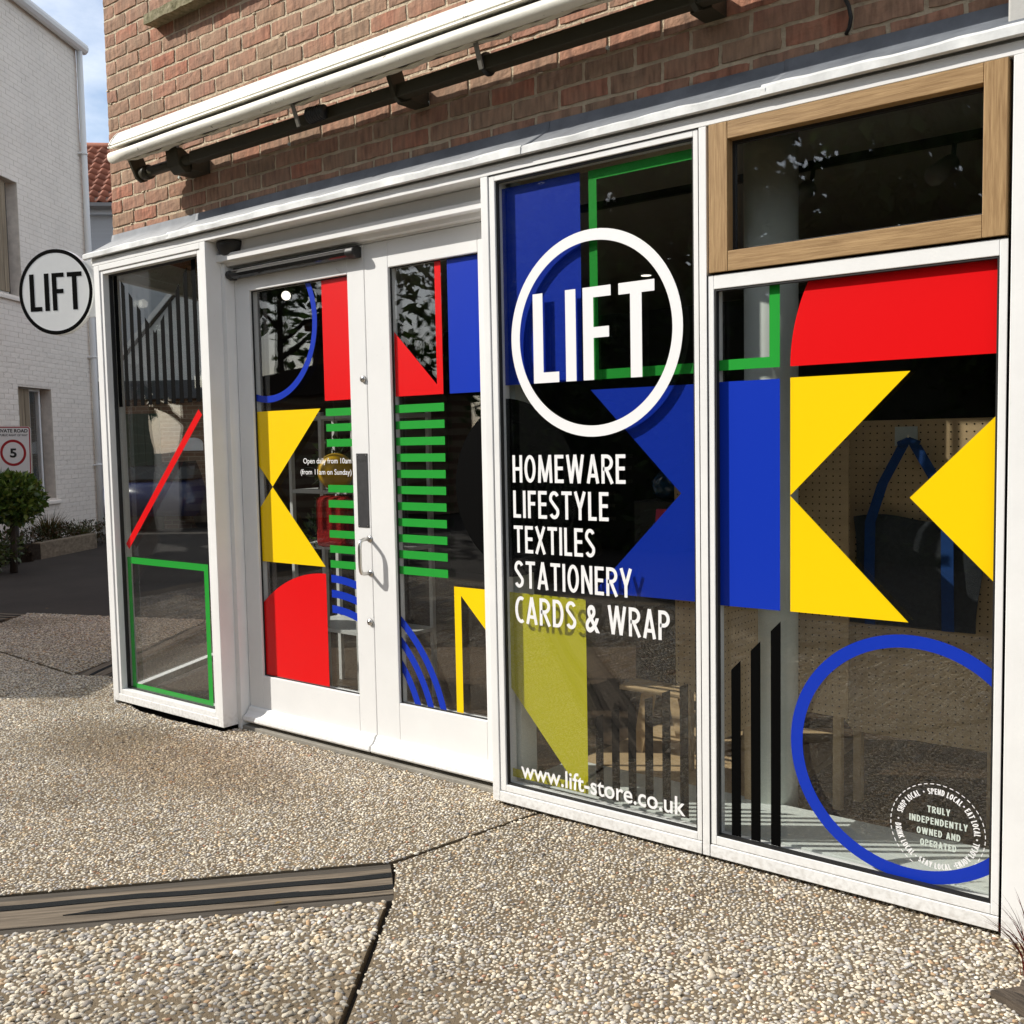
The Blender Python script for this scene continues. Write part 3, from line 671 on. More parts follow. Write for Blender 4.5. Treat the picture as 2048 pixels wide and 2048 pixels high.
# left leaf film
FS[0] = 3.2246/3.2496
arc_piece((-4.128, 2.034), .3475, .3805, -110, 45, DLB, DRV, 80).build('blue_ring', BLUE, dl)
vinyl('red_block', [(-3.7095, 2.215), (-3.47, 2.215), (-3.47, 1.646), (-3.7095, 1.646)], DRV, RED, dl, DLB)
vinyl('yellow_triangle', [(-4.30, 1.6115), (-3.743, 1.6115), (-4.119, 1.237), (-4.30, 1.418)], DRV, YEL, dl, DLB)
vinyl('yellow_triangle', [(-4.30, .857), (-3.741, .857), (-4.119, 1.234), (-4.30, 1.053)], DRV, YEL, dl, DLB)
for i in range(11):
    zt = 1.609-.0717*i
    if i not in (3, 4): vinyl('green_bar', [(-3.706, zt-.0355), (-3.47, zt-.0355), (-3.47, zt), (-3.706, zt)], DRV, GREEN, dl, DLB)
    vinyl('green_bar', [(-3.26, zt-.0355), (-2.9535, zt-.0355), (-2.9535, zt), (-3.26, zt)], DRV, GREEN, dr, DRB)
arc_piece((-3.741, .082), 0, .742, 90, 180, DLB, DRV, 60).build('red_quarter_disc', RED, dl)
for r1 in (.752, .680, .606):
    arc_piece((-3.7035, .070), r1-.0365, r1, 0, 90, DLB, DRV, 60).build('blue_arc', BLUE, dl)
    arc_piece((-3.7035, .070), r1-.0365, r1, 0, 90, DRB, DRV, 60).build('blue_arc', BLUE, dr)
FS[0] = 1.
font_text('opening_hours', 'Open daily from 10am', -3.849, -3.514, 1.3525, .0262, DRV-.0003, WHITEV, dl, bold=.004)
font_text('opening_hours', '(from 11am on Sunday)', -3.871, -3.514, 1.300, .0262, DRV-.0003, WHITEV, dl, bold=.004)
# right leaf film
FS[0] = 3.2246/3.2496
vinyl('red_angle', [(-3.24, 1.930), (-2.991, 1.687), (-2.991, 2.215), (-2.9555, 2.215), (-2.9555, 1.646), (-3.24, 1.646)], DRV, RED, dr, DRB)
vinyl('blue_block', [(-2.919, 2.215), (-2.70, 2.215), (-2.70, 1.6455), (-2.919, 1.6455)], DRV, BLUE, dr, DRB)
vinyl('yellow_angle', [(-2.9205, .823), (-2.712, .823), (-2.712, .616), (-2.8825, .7865), (-2.8825, .276), (-2.9205, .276)], DRV, YEL, dr, DRB)
arc_piece((-2.545, 1.255), 0, .352, 0, 360, DRB, DRV, 96).build('black_disc', BLACKV, dr)
FS[0] = 1.
# furniture
def lock(z, x=-3.3945):
    m = MB(); m.tube([(x, DY-.0005, z), (x, DY-.009, z)], [.0165, .0145], 20); m.tube([(x, DY-.0091, z), (x, DY-.013, z)], [.009, .008], 16)
    o = m.build('lock_cylinder', STEEL, dl, True); MB().box(x-.0012, x+.0012, DY-.0136, DY-.0131, z-.005, z+.005).build('keyhole', GASKET, o)
lock(1.730); lock(.631)
pp = MB().box(-3.456, -3.384, DY-.0028, DY-.0002, 1.062, 1.398).build('push_plate', DKPLATE, dl, bevel=.0012)
font_text('push_lettering', 'PUSH', -3.447, -3.394, 1.358, .0165, DY-.0030, GASKET, pp, bold=.02)
for x in (-3.448, -3.392):
    for z in (1.070, 1.390): MB().tube([(x, DY-.0029, z), (x, DY-.0042, z)], .0022, 8).build('screw', STEEL, pp)
hx = -3.384
m = MB(); m.tube([(hx, DY, 1.012), (hx, DY-.040, 1.012), (hx, DY-.054, 1.008), (hx, DY-.061, .996), (hx, DY-.064, .975), (hx, DY-.064, .893), (hx, DY-.061, .872), (hx, DY-.054, .860), (hx, DY-.040, .856), (hx, DY, .856)], .0088, 12)
m.tube([(hx, DY-.0004, 1.012), (hx, DY-.004, 1.012)], .016, 16); m.tube([(hx, DY-.0004, .856), (hx, DY-.004, .856)], .016, 16)
m.build('pull_handle', STEEL, dl, True)
m = MB(); m.profile([(DY-.001, 2.268), (DY-.030, 2.266), (DY-.050, 2.274), (DY-.056, 2.288), (DY-.050, 2.300), (DY-.022, 2.310), (DY-.001, 2.308)], -4.272, -3.436, 1)
sb = m.build('safety_sensor_bar', BLKGLOSS, dl)
for xa, xb in ((-4.302, -4.272), (-3.436, -3.382)):
    m = MB(); m.profile([(DY-.001, 2.263), (DY-.032, 2.261), (DY-.054, 2.272), (DY-.060, 2.288), (DY-.054, 2.303), (DY-.022, 2.314), (DY-.001, 2.312)], xa, xb, 1); m.build('end_cap', BLKMAT, sb, bevel=.006)
MB().profile([(DY-.046, 2.3035), (DY-.030, 2.3085), (DY-.030, 2.310), (DY-.046, 2.305)], -4.27, -3.44, 1).build('trim_strip', STEEL, sb)
# PIR sensor on the fascia corner
m = MB(); n = 14
for j in range(7):
    t = j/6*math.pi/2; rr = .070*math.cos(t)+.012; zz = 2.440-.074*math.sin(t)
    for i in range(n+1):
        a = math.pi*i/n; m.v.append((-4.262+rr*math.cos(a), .099-rr*.85*math.sin(a), zz))
for j in range(6):
    for i in range(n): a = j*(n+1)+i; m.f.append((a, a+n+1, a+n+2, a+1))
m.f.append(tuple(i for i in range(n+1))); m.f.append(tuple(6*(n+1)+i for i in reversed(range(n+1))))
m.build('motion_sensor', BLKMAT, shop, True)
# little hook on the left leaf
MB().tube([(-3.548, DY-.001, 2.232), (-3.545, DY-.008, 2.236), (-3.530, DY-.010, 2.224), (-3.516, DY-.004, 2.214)], .0013, 6).build('wire_hook', STEEL, dl)
# ================================================================== AWNING
aw = empty('awning', (-3.0, BY, 2.95)); tag(aw, 'retracted white awning cassette with dark bar fixed to the brick wall', 'awning')
AX0, AX1 = -5.0, -.95
C_ = [(-.038, 3.082), (-.060, 3.060), (-.078, 3.036), (-.089, 3.017), (-.093, 3.008), (-.088, 3.005), (-.088, 3.001), (-.097, 2.999), (-.098, 2.991), (-.088, 2.990), (-.060, 2.996), (.02, 3.000), (.045, 3.020), (.045, 3.070), (.01, 3.084)]
MB().profile(C_, AX0+.012, AX1-.012, 1).build('cassette', AWN, aw)
for xa, xb in ((AX0, AX0+.011), (AX1-.011, AX1)):
    MB().profile([(y-.004 if y < 0 else y, z) for y, z in C_], xa, xb, 1).build('end_cap', AWN, aw, bevel=.003)
n = 20; P = [(-.074+.0285*math.cos(2*math.pi*i/n), 2.949+.0285*math.sin(2*math.pi*i/n)) for i in range(n)]
MB().profile(P, AX0-.004, AX1+.004, 24, lambda x, j: (.001*math.sin(x*5), .001*math.sin(x*7+1))).build('front_tube', AWN, aw, True)
def lipw(x, j): return (0, .0035*math.sin(x*11)+.003*math.sin(x*29+1)+.002*math.sin(x*67))
FAB = mat('awning_fabric_edge', (.72, .68, .55), .8, .2, noise=.2, nscale=20)
MB().profile([(-.050, 2.930), (-.052, 2.924), (.000, 2.936), (.000, 2.942)], AX0+.09, AX1-.02, 160, lipw).build('fabric_edge', FAB, aw)
MB().profile([(-.046, 2.990), (-.040, 2.943), (.030, 2.950), (.040, 2.996)], AX0+.10, AX1-.02, 1).build('rolled_fabric', BLKMAT, aw)
MB().profile([(.005, 2.845), (.005, 2.898), (.060, 2.898), (.060, 2.845)], -4.45, -1.42, 1).build('torsion_bar', AWN_DK, aw, bevel=.005)
MB().tube([(-4.86, .032, 2.872), (-4.44, .032, 2.872)], [.026, .026], 16).build('bar_spigot', AWN_DK, aw, True)
MB().tube([(-4.885, .032, 2.872), (-4.84, .032, 2.872)], [.037, .037], 20).build('elbow_ring', AWN_DK, aw, True)
pl = [(-.03, 2.985), (.03, 2.985), (.055, 2.93), (.070, 2.875), (.062, 2.84), (.030, 2.828), (.000, 2.845), (-.020, 2.89), (-.045, 2.945)]
MB().profile(pl, -4.925, -4.905, 1).build('end_plate', AWN_DK, aw, bevel=.002)
MB().profile([(-.02, 2.95), (.02, 2.93), (.068, 2.90), (.068, 2.82), (.03, 2.815), (-.005, 2.845)], -4.62, -4.52, 1).build('wall_bracket', AWN_DK, aw, bevel=.004)
MB().box(-4.655, -4.505, .0605, BY-.001, 2.83, 2.90).build('bracket_arm', AWN_DK, aw)
m = MB(); m.tube([(-4.60, -.004, 2.935), (-4.50, -.004, 2.938)], .017, 6); m.tube([(-4.62, -.004, 2.934), (-4.605, -.004, 2.934)], .011, 10); m.build('bolt', STEEL, aw)
for x in (-3.02, -1.66):
    MB().profile(pl, x-.010, x+.010, 1).build('bracket_plate', AWN_DK, aw, bevel=.002)
    MB().box(x-.04, x+.04, .0605, BY-.001, 2.84, 2.905).build('bracket_arm', AWN_DK, aw)
for x in (-3.60, -2.56):
    m = MB(); m.profile([(-.062, 2.918), (-.055, 2.922), (-.022, 2.838), (-.030, 2.832)], x, x+.018, 1); m.build('stay_clip', mat('clip_grey', (.16, .15, .125), .5), aw)
m = MB()
for i in range(7): m.tube([(-3.52+i*.014, -.012, 2.872), (-3.512+i*.014, -.012, 2.872)], .036-.001*i, 14)
m.build('ribbed_collar', BLKMAT, aw, True)
m = MB(); m.tube([(-2.555, .032, 2.872), (-2.545, .032, 2.872)], .044, 18); m.build('bar_collar', BLKMAT, aw, True)
cb = MB().tube([(-1.23, BY-.012, 3.3), (-1.222, BY-.014, 2.83), (-1.215, BY-.016, 2.79), (-1.198, BY-.022, 2.755), (-1.192, BY-.020, 2.72), (-1.200, BY-.012, 2.695), (-1.215, BY+.002, 2.683)], .0065, 8).build('power_cable', BLKMAT, None, True)
tag(cb, 'black cable hanging down the brickwork at the right', 'cable')

for c_ in aw.children:
    if c_.name.split('.')[0] in ('cassette', 'end_cap', 'front_tube', 'fabric_edge', 'rolled_fabric', 'stay_clip'):
        c_.location = (.045, -.030, -.013)
# ================================================================== HANGING SIGN
AL = R(25); E_ = Vector((math.cos(AL), math.sin(AL), 0)); N_ = Vector((math.sin(AL), -math.cos(AL), 0))   # N_ faces the camera
hs = empty('hanging_sign', (-5.45, .1, 2.05)); tag(hs, 'round white LIFT sign with black rim projecting from the shop corner', 'sign')
HM = Matrix((E_, -N_, Vector((0, 0, 1)))).transposed().to_4x4(); HM.translation = Vector((-5.45, .1, 0)) - E_*.300
SZc, SR = 2.339, .2425
SIGNW = mat('sign_white', (.84, .85, .84), .3, .5, noise=.05)
m = MB(); nn = 64
m.prism([(SR*math.cos(2*math.pi*i/nn), SZc+SR*math.sin(2*math.pi*i/nn)) for i in range(nn)], -.018, .018); m.xf(HM).build('disc', SIGNW, hs, bevel=.002)
for y, nm in ((-.0186, 'black_rim'), (.0186, 'black_rim')):
    q = arc_piece((0, SZc), SR-.0225, SR-.001, 0, 360, (-9, 9, 0, 9), y, 72); q.xf(HM).build(nm, BLACKV, hs)
def sl_(P, nm):
    m = MB(); m.prism([(a, b) for a, b in P], -.0190, -.0184); m.xf(HM).build(nm, BLACKV, hs)
k_ = SR/.3715; cx_, cz_ = -2.098, 1.822
for nme, P in L3.items(): sl_([((a-cx_)*k_+.004, (b-cz_)*k_*.97+SZc+.001) for a, b in P], nme)
m = MB(); m.box(.165, .325, -.010, .010, SZc-.150, SZc+.165); m.xf(HM).build('bracket', SIGNW, hs, bevel=.002)

# ================================================================== GROUND
structure(MB().box(-220, 220, -220, 220, -.5, -.030).build('ground', ASPH))
LANE = [(-9.6, 1.06), (-8.98, 1.315), (-8.20, 1.62), (-6.6, 2.25), (-6.3, 2.4), (-9.0, 6.0), (-12.0, 12), (-22, 30), (-30, 26), (-17.5, 6.2), (-13.15, 3.4), (-10.6, -.6)]
structure(MB().slab(LANE, -.029, -.006).build('asphalt_lane', ASPH))
pave = empty('pavement', (-2.5, -1.0, 0)); structure(pave)
S1 = [(-2.345, .05), (2.5, .05), (2.5, -4.6), (.38, -4.6), (-2.262, -.868), (-2.470, -.648)]
S2 = [(-2.492, -.645), (-2.362, .05), (-2.56, .09), (-4.34, .09), (-4.345, -.004), (-4.53, -.012), (-4.75, -.03), (-5.05, -.025), (-5.18, .0), (-5.50, .17), (-6.03, .352), (-6.25, .222), (-7.32, .300), (-9.2, .42), (-9.4, -4.6), (-6.04, -4.6), (-3.345, -1.592)]
S3 = [(-2.287, -.873), (.360, -4.6), (-5.65, -4.6), (-3.055, -1.715)]
S4 = [(-6.268, .245), (-7.32, .322), (-9.2, .442), (-8.62, .83), (-9.0, 1.302), (-8.20, 1.605), (-6.62, 2.235), (-7.45, 2.0), (-6.268, .245)][:6]+[(-7.25, 1.98)]
SLABS = [S1, S2, S3, S4]
for P in SLABS: MB().slab(P, -.12, 0.).build('paving_slab', CEMENT, pave)
# timber strips let into the paving
def timber(label, a, dirv, length, width, nstrip=2, endcut=0.):
    d = Vector((*dirv, 0)).normalized(); w = Vector((-d.y, d.x, 0)); rz = math.atan2(d.y, d.x)
    t = empty('timber_inlay', (a[0], a[1], 0), rz); tag(t, label, 'timber strip', 'grooved timber strips in the paving')
    def loc(mb, nm, mt, bev=.003, p=t):
        o = mb.build(nm, mt, None, bevel=bev); o.parent = p; return o
    ew = width*.14
    pl_ = [(0, ew, SLEEPER_D), (ew+.003, width-ew-.003, SLEEPER), (width-ew, width, SLEEPER_D)]
    for i, (y0, y1, mt) in enumerate(pl_):
        x0 = -endcut*y0
        m = MB(); m.slab([(x0, y0), (length, y0), (length, y1), (-endcut*y1, y1)], -.10, -.001 if i == 1 else -.004)
        o = loc(m, 'plank' if i == 1 else 'edge_board', mt)
        if i == 1: body = o
    g = (width-2*ew)
    for k in range(nstrip):
        yc = ew+g*(.30+.42*k if nstrip == 2 else .5); hw = g*.085
        m = MB(); n_ = 24; top = []; bot = []
        st = 0.002 if k == 0 else (.0 if nstrip == 1 else .0)
        en = length if k == 0 else min(length, 1.02)
        for i in range(n_+1):
            x = st+(en-st)*i/n_; wv = .006*math.sin(x*5+k)+.003*math.sin(x*13)
            hh = hw*(1 if not (k == 1 and en < length and i > n_-3) else max(.05, (n_-i)/3))
            top.append((x-endcut*(yc+hh) if i == 0 else x, yc+wv+hh)); bot.append((x-endcut*(yc-hh) if i == 0 else x, yc+wv-hh))
        m.slab(bot+top[::-1], -.002, .0015); loc(m, 'grip_strip', GRIP, 0, body)
        if k == 0:
            ms = MB(); rr_ = random.Random(int(abs(a[0])*100))
            for q in range(16):
                x_ = rr_.uniform(0, length*.9); y_ = rr_.uniform(ew+.01, width-ew-.01); l_ = rr_.uniform(.06, .5); dy_ = rr_.uniform(-.006, .006); t_ = rr_.uniform(.0006, .0016)
                ms.quad((x_, y_-t_, -.0004), (x_+l_, y_+dy_, -.0004), (x_+l_, y_+dy_+.0004, -.0004), (x_, y_+t_, -.0004))
            loc(ms, 'splits', GASKET, 0, body)['kind'] = 'stuff'
        body['label'] = 'weathered plank with black anti-slip strips'
    return t
timber('weathered grooved timber strip across the paving in the foreground', (-2.488, -.655), (-.848, -.941), 3.9, .285)
timber('grooved timber strip in the shade beside the shop corner', (-6.045, .362), (-.56, .83), 2.0, .25, 1)
timber('grooved timber strip in the paving at the lane edge, far left', (-8.60, .846), (-.98, .30), 2.2, .30, 2) if False else timber('grooved timber strip in the paving at the lane edge, far left', (-8.98, 1.295), (-.93, -.36), 1.6, .33)
# exposed aggregate pebbles
def inside(P, X, Y):
    r = np.zeros(len(X), bool); n = len(P)
    for i in range(n):
        (x0, y0), (x1, y1) = P[i], P[(i+1) % n]
        c = ((y0 > Y) != (y1 > Y)); xx = (x1-x0)*(Y-y0)/(y1-y0+1e-12)+x0; r ^= c & (X < xx)
    return r
def ico(sub):
    t = (1+5**.5)/2; v = [(-1,t,0),(1,t,0),(-1,-t,0),(1,-t,0),(0,-1,t),(0,1,t),(0,-1,-t),(0,1,-t),(t,0,-1),(t,0,1),(-t,0,-1),(-t,0,1)]
    f = [(0,11,5),(0,5,1),(0,1,7),(0,7,10),(0,10,11),(1,5,9),(5,11,4),(11,10,2),(10,7,6),(7,1,8),(3,9,4),(3,4,2),(3,2,6),(3,6,8),(3,8,9),(4,9,5),(2,4,11),(6,2,10),(8,6,7),(9,8,1)]
    v = [np.array(a)/np.linalg.norm(a) for a in v]
    for _ in range(sub):
        c = {}; nf = []
        def mid(a, b):
            k = (min(a, b), max(a, b))
            if k not in c: p = v[a]+v[b]; v.append(p/np.linalg.norm(p)); c[k] = len(v)-1
            return c[k]
        for a, b, d in f: ab, bd, da = mid(a, b), mid(b, d), mid(d, a); nf += [(a,ab,da),(b,bd,ab),(d,da,bd),(ab,bd,da)]
        f = nf
    V = np.array(v); th = .35; V = V@np.array([[1,0,0],[0,math.cos(th),-math.sin(th)],[0,math.sin(th),math.cos(th)]])
    keep = [q for q in f if max(V[i][2] for i in q) > -.05]
    us = sorted({i for q in keep for i in q}); mp = {i: k for k, i in enumerate(us)}
    return V[us], np.array([[mp[i] for i in q] for q in keep])
TON = np.array([(.62,.54,.40),(.55,.50,.41),(.68,.60,.46),(.47,.40,.30),(.38,.35,.31),(.50,.47,.43),(.60,.46,.28),(.30,.26,.22),(.46,.30,.16),(.66,.62,.53),(.42,.22,.13),(.20,.19,.18)])
TON = TON*.86+TON.mean(1, keepdims=True)*.14
TW = np.array([.20,.16,.14,.12,.08,.10,.06,.05,.03,.04,.01,.01]); TW = TW/TW.sum()
CAMXY = np.array([0, -3.0646]); FX = np.array([math.sin(yaw), math.cos(yaw)]); RX = np.array([math.cos(yaw), -math.sin(yaw)])
def pebbles(name, label, P, pitch, smin, smax, zoff, dmax, sub_near, near, around_=False, gain=1.):
    A = np.array(P); x0, y0 = A.min(0); x1, y1 = A.max(0)
    gx = np.arange(x0, x1, pitch); gy = np.arange(y0, y1, pitch*.9)
    X, Y = np.meshgrid(gx, gy); X = X+ (np.arange(len(gy)) % 2)[:, None]*pitch/2
    X = (X+RNG.uniform(-.36, .36, X.shape)*pitch).ravel(); Y = (Y+RNG.uniform(-.36, .36, Y.shape)*pitch).ravel()
    rel = np.c_[X, Y]-CAMXY; dep = rel@FX; lat = rel@RX
    ok = (dep > 1.35) & (dep < dmax) & (np.abs(lat) < dep*.62+.35)
    if around_: ok = ~ok & (dep < 9) & (X > -9) & (Y > -4.5)
    ok &= inside(P, X, Y)
    X, Y, dep = X[ok], Y[ok], dep[ok]
    # low-frequency patches: worn, dirty areas
    pat = np.sin(X*2.1+1.3*np.sin(Y*1.7))+np.sin(Y*2.9+X*1.1+2)+.6*np.sin(X*5.3-Y*4.1)
    drop = RNG.uniform(0, 1, len(X)) < np.where(pat > 1.3, .20, .05)
    X, Y, dep, pat = X[~drop], Y[~drop], dep[~drop], pat[~drop]
    Vs = []; Fs = []; Ts = []; base = 0
    for lo, hi, sub in ((0, near, sub_near), (near, 99, 0)):
        s = (dep >= lo) & (dep < hi); n = s.sum()
        if n == 0: continue
        v, f = ico(sub)
        a = RNG.uniform(smin, smax, n)*(1+.5*(RNG.uniform(0, 1, n) > .93)); b = a*RNG.uniform(.48, .88, n); c = a*RNG.uniform(.34, .58, n)
        S_ = v[None]*np.stack([a, b, c], 1)[:, None, :]
        S_ = S_*(1+RNG.uniform(-.19, .19, S_.shape))
        tx = RNG.uniform(-.35, .35, n); S_[..., 2] += S_[..., 0]*tx[:, None]
        rz = RNG.normal(.55, .75, n); cs, sn = np.cos(rz)[:, None], np.sin(rz)[:, None]
        wx = S_[..., 0]*cs-S_[..., 1]*sn+X[s][:, None]; wy = S_[..., 0]*sn+S_[..., 1]*cs+Y[s][:, None]
        wz = S_[..., 2]+(RNG.uniform(-.30, .35, n)*c+zoff)[:, None]
        Vs.append(np.stack([wx, wy, wz], -1).reshape(-1, 3)); Fs.append((f[None]+(np.arange(n)*len(v))[:, None, None]+base).reshape(-1, 3)); base += n*len(v)
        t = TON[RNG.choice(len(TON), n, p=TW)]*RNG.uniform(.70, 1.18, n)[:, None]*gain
        dirt = np.clip((pat[s]-.9)*.2, 0, .28); t = t*(1-dirt)[:, None]
        # brown stain in front of the side window, where water drips
        ex = (X[s]+4.15)/.95; ey = (Y[s]+.42)/.34; st = np.clip(1.25-(ex*ex+ey*ey), 0, 1)*.5
        t = t*(1-st[:, None]*np.array([.55, .68, .82]))
        Ts.append(np.repeat(t, len(v), 0))
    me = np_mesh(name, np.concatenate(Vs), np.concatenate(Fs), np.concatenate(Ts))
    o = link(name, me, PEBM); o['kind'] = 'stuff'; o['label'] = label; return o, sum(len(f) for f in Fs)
PEBM = attr_mat('pebble_stone', .88, .35, 300, spec=.12)
tot = 0
for nm, P, lab, pt, a, b, zo, dm, nr in (('pebbles', S1, 'cream and grey pebbles set in the slab below the windows', .0140, .0058, .0092, -.0008, 9, 2.9),
     ('pebbles', S2, 'fine cream pebbles set in the slab before the doors', .0134, .0054, .0084, -.0006, 7.5, 2.6),
     ('pebbles', S3, 'large loose looking pebbles set in the slab at bottom left', .0168, .0070, .0114, -.0004, 9, 3.2),
     ('pebbles', S4, 'pebbles set in the shaded slab by the lane', .0170, .0068, .0105, -.0008, 10.5, 2)):
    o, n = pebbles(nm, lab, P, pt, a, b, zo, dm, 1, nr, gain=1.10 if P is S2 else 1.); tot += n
for P in (S1, S2, S3):
    o, n = pebbles('pebbles', 'coarse pebbles of the paving outside the picture', P, .030, .012, .019, -.001, {0: 9}.get(0), 0, 0, True); tot += n
print('pebble tris', tot)
# log, mulch and grass in the bed at the right edge
lg = empty('old_sleeper', (-.628, -.352, 0), math.atan2(-.50, .86)); tag(lg, 'corner of a dark weathered sleeper at the bottom right edge of the paving', 'sleeper')
BK = wood_mat('dark_bark', (.018, .014, .011), (.12, .095, .072), 'X', .9, 1., .95)
m = MB(); r_ = random.Random(3); nx_, ny_ = 26, 9
for i in range(nx_+1):
    for j in range(ny_+1):
        m.v.append((i*.9/nx_+(r_.uniform(-.02, .012) if i == 0 else 0), j*.24/ny_+(r_.uniform(-.006, .006) if j in (0, ny_) else 0), .030+.007*math.sin(j*2.3+math.sin(i*.5))+r_.uniform(-.003, .003)-(.012 if j in (0, ny_) or i == 0 else 0)))
for i in range(nx_):
    for j in range(ny_): a_ = i*(ny_+1)+j; m.f.append((a_, a_+ny_+1, a_+ny_+2, a_+1))
b_ = len(m.v); rim = [j for j in range(ny_+1)]+[i*(ny_+1)+ny_ for i in range(1, nx_+1)]+[nx_*(ny_+1)+j for j in reversed(range(ny_))]+[i*(ny_+1) for i in reversed(range(1, nx_))]
for k in rim: x, y, z = m.v[k]; m.v.append((x, y, -.05))
for k in range(len(rim)): k2 = (k+1) % len(rim); m.f.append((rim[k2], rim[k], b_+k, b_+k2))
o = m.build('timber', BK); o.parent = lg

def blades(name, c, n, h, spread, cols, mt, parent, arch=.5, w=.006, rad=.05):
    V = []; F = []; T = []
    for i in range(n):
        a = RNG.uniform(0, 2*math.pi); r0 = RNG.uniform(0, rad); hh = h*RNG.uniform(.5, 1.05); ln = spread*RNG.uniform(.2, 1.); w_ = w*RNG.uniform(.6, 1.2)
        px, py = c[0]+r0*math.cos(a), c[1]+r0*math.sin(a); col = cols[RNG.integers(len(cols))]*RNG.uniform(.7, 1.2); b = len(V); ns = 6
        for j in range(ns+1):
            t = j/ns; z = hh*(t-arch*t*t*.9*ln/max(spread, 1e-3)); d = ln*t*t
            x, y = px+d*math.cos(a), py+d*math.sin(a); q = w_*(1-t**1.5)
            V += [(x-q*math.sin(a), y+q*math.cos(a), c[2]+z), (x+q*math.sin(a), y-q*math.cos(a), c[2]+z)]; T += [col, col]
        for j in range(ns): F.append((b+2*j, b+2*j+1, b+2*j+3, b+2*j+2))
    return link(name, np_mesh(name, V, F, np.array(T)), mt, parent)
GRASSM = attr_mat('grass_blade', .85, 0, spec=.08, trans=.15)
rg = empty('red_grass', (-.555, -.175, 0)); tag(rg, 'tuft of dark red grass by the bottom right corner of the shopfront', 'grass tuft')
blades('blades', (-.560, -.165, 0), 110, .24, .17, np.array([(.10, .012, .010), (.13, .02, .014), (.06, .010, .009), (.09, .05, .02)]), GRASSM, rg, .5, .0028, .05)
# ================================================================== WHITE HOUSE ACROSS THE LANE
HD = math.atan2(.8211, -.5708)
wh = empty('white_house', (-14.117, 3.061, 0), HD); tag(wh, 'white painted brick house with gutter and downpipe across the shaded lane', 'house')
def loc(mb, nm, mt, p, smooth=False, bevel=0.):
    o = mb.build(nm, mt, None, smooth, bevel); o.parent = p; return o
SW, SE_, HE = 3.63, -3.5, 7.95
LWN = (1.353, 2.289, .70, 2.37); UWN = (.35, 1.606, 3.68, 5.32)
body = MB()
def wallgrid(mb, s0, s1, z0, z1, holes, y0, y1):
    ss = sorted({s0, s1, *[h[0] for h in holes], *[h[1] for h in holes]}); zz = sorted({z0, z1, *[h[2] for h in holes], *[h[3] for h in holes]})
    for a, b in zip(ss, ss[1:]):
        for c, d in zip(zz, zz[1:]):
            if not any(h[0] <= (a+b)/2 <= h[1] and h[2] <= (c+d)/2 <= h[3] for h in holes): mb.box(a, b, y0, y1, c, d)
wallgrid(body, SE_, SW-.003, 0, HE, (LWN, UWN), .0026, .22)
body.box(SW-.22, SW-.003, .22, 6, 0, HE); body.box(SE_, SE_+.22, .22, 6, 0, HE); body.box(SE_, SW, 5.8, 6, 0, HE)
hw_ = loc(body, 'wall', PMORT, wh)
m = MB(); m.v += [(SE_-.1, -.05, HE+.03), (SW+.12, -.05, HE+.03), (SW+.12, 3, HE+2.3), (SE_-.1, 3, HE+2.3), (SE_-.1, 6.2, HE+.03), (SW+.12, 6.2, HE+.03)]; b_ = 0
m.f += [(0, 1, 2, 3), (3, 2, 5, 4), (0, 3, 4), (1, 5, 2), (0, 4, 5, 1)]
loc(m, 'roof', mat('dark_roof_tile', (.075, .055, .045), .85, .2, noise=.4, nscale=14, bump=.6, bscale=20), wh)
m = MB()
for i in range(60):
    x = SE_+i*.12; m.box(x+.004, x+.114, -.07, .12, HE+.055+.004*(i % 2), HE+.080+.006*(i % 3))
loc(m, 'eaves_tiles', D.materials['dark_roof_tile'], wh)
# bricks of the visible stretch
pb = [brick_mesh('painted_brick', .225-.008, .075-.008, .05, 60+i) for i in range(5)]
for me in pb: me.materials.append(PBRICK)
cnt = 0; m = MB(); rows = []
for k in range(int(HE/.075)):
    zc = .075*(k+.5); s = .2+(.1125 if k % 2 else 0)
    while s < SW-.02:
        w = min(.225, SW-s); rows.append((abs(zc-1.7), s+w/2, zc, w)); s += .225
rows.sort()
for _, sc_, zc, w in rows:
    if any(h[0]-.10 < sc_ < h[1]+.10 and h[2]-.03 < zc < h[3]+.03 for h in (LWN, UWN)):
        # trimmed at openings
        ok = True
        for h in (LWN, UWN):
            if h[2]-.03 < zc < h[3]+.03:
                a, b = sc_-w/2, sc_+w/2
                if a < h[0] < b: b = h[0]
                elif a < h[1] < b: a = h[1]
                elif h[0] <= a and b <= h[1]: ok = False
        if ok and b-a > .03: m.box(a+.004, b-.004, random.uniform(-.0015, .001), .05, zc-.0335, zc+.0335)
        continue
    if cnt < 300 and w > .2 and sc_ > .85:
        o = D.objects.new('painted_brick', random.choice(pb)); COL.objects.link(o); o.parent = hw_; o.location = (sc_, random.uniform(-.002, .0015), zc); o.rotation_euler = (random.uniform(-.006, .006), 0, random.uniform(-.01, .01)); cnt += 1
    else: m.box(sc_-w/2+.004, sc_+w/2-.004, random.uniform(-.002, .0015), .05, zc-.0335+random.uniform(-.001, .001), zc+.0335)
o = loc(m, 'brick_courses', PBRICK, hw_); o['kind'] = 'stuff'
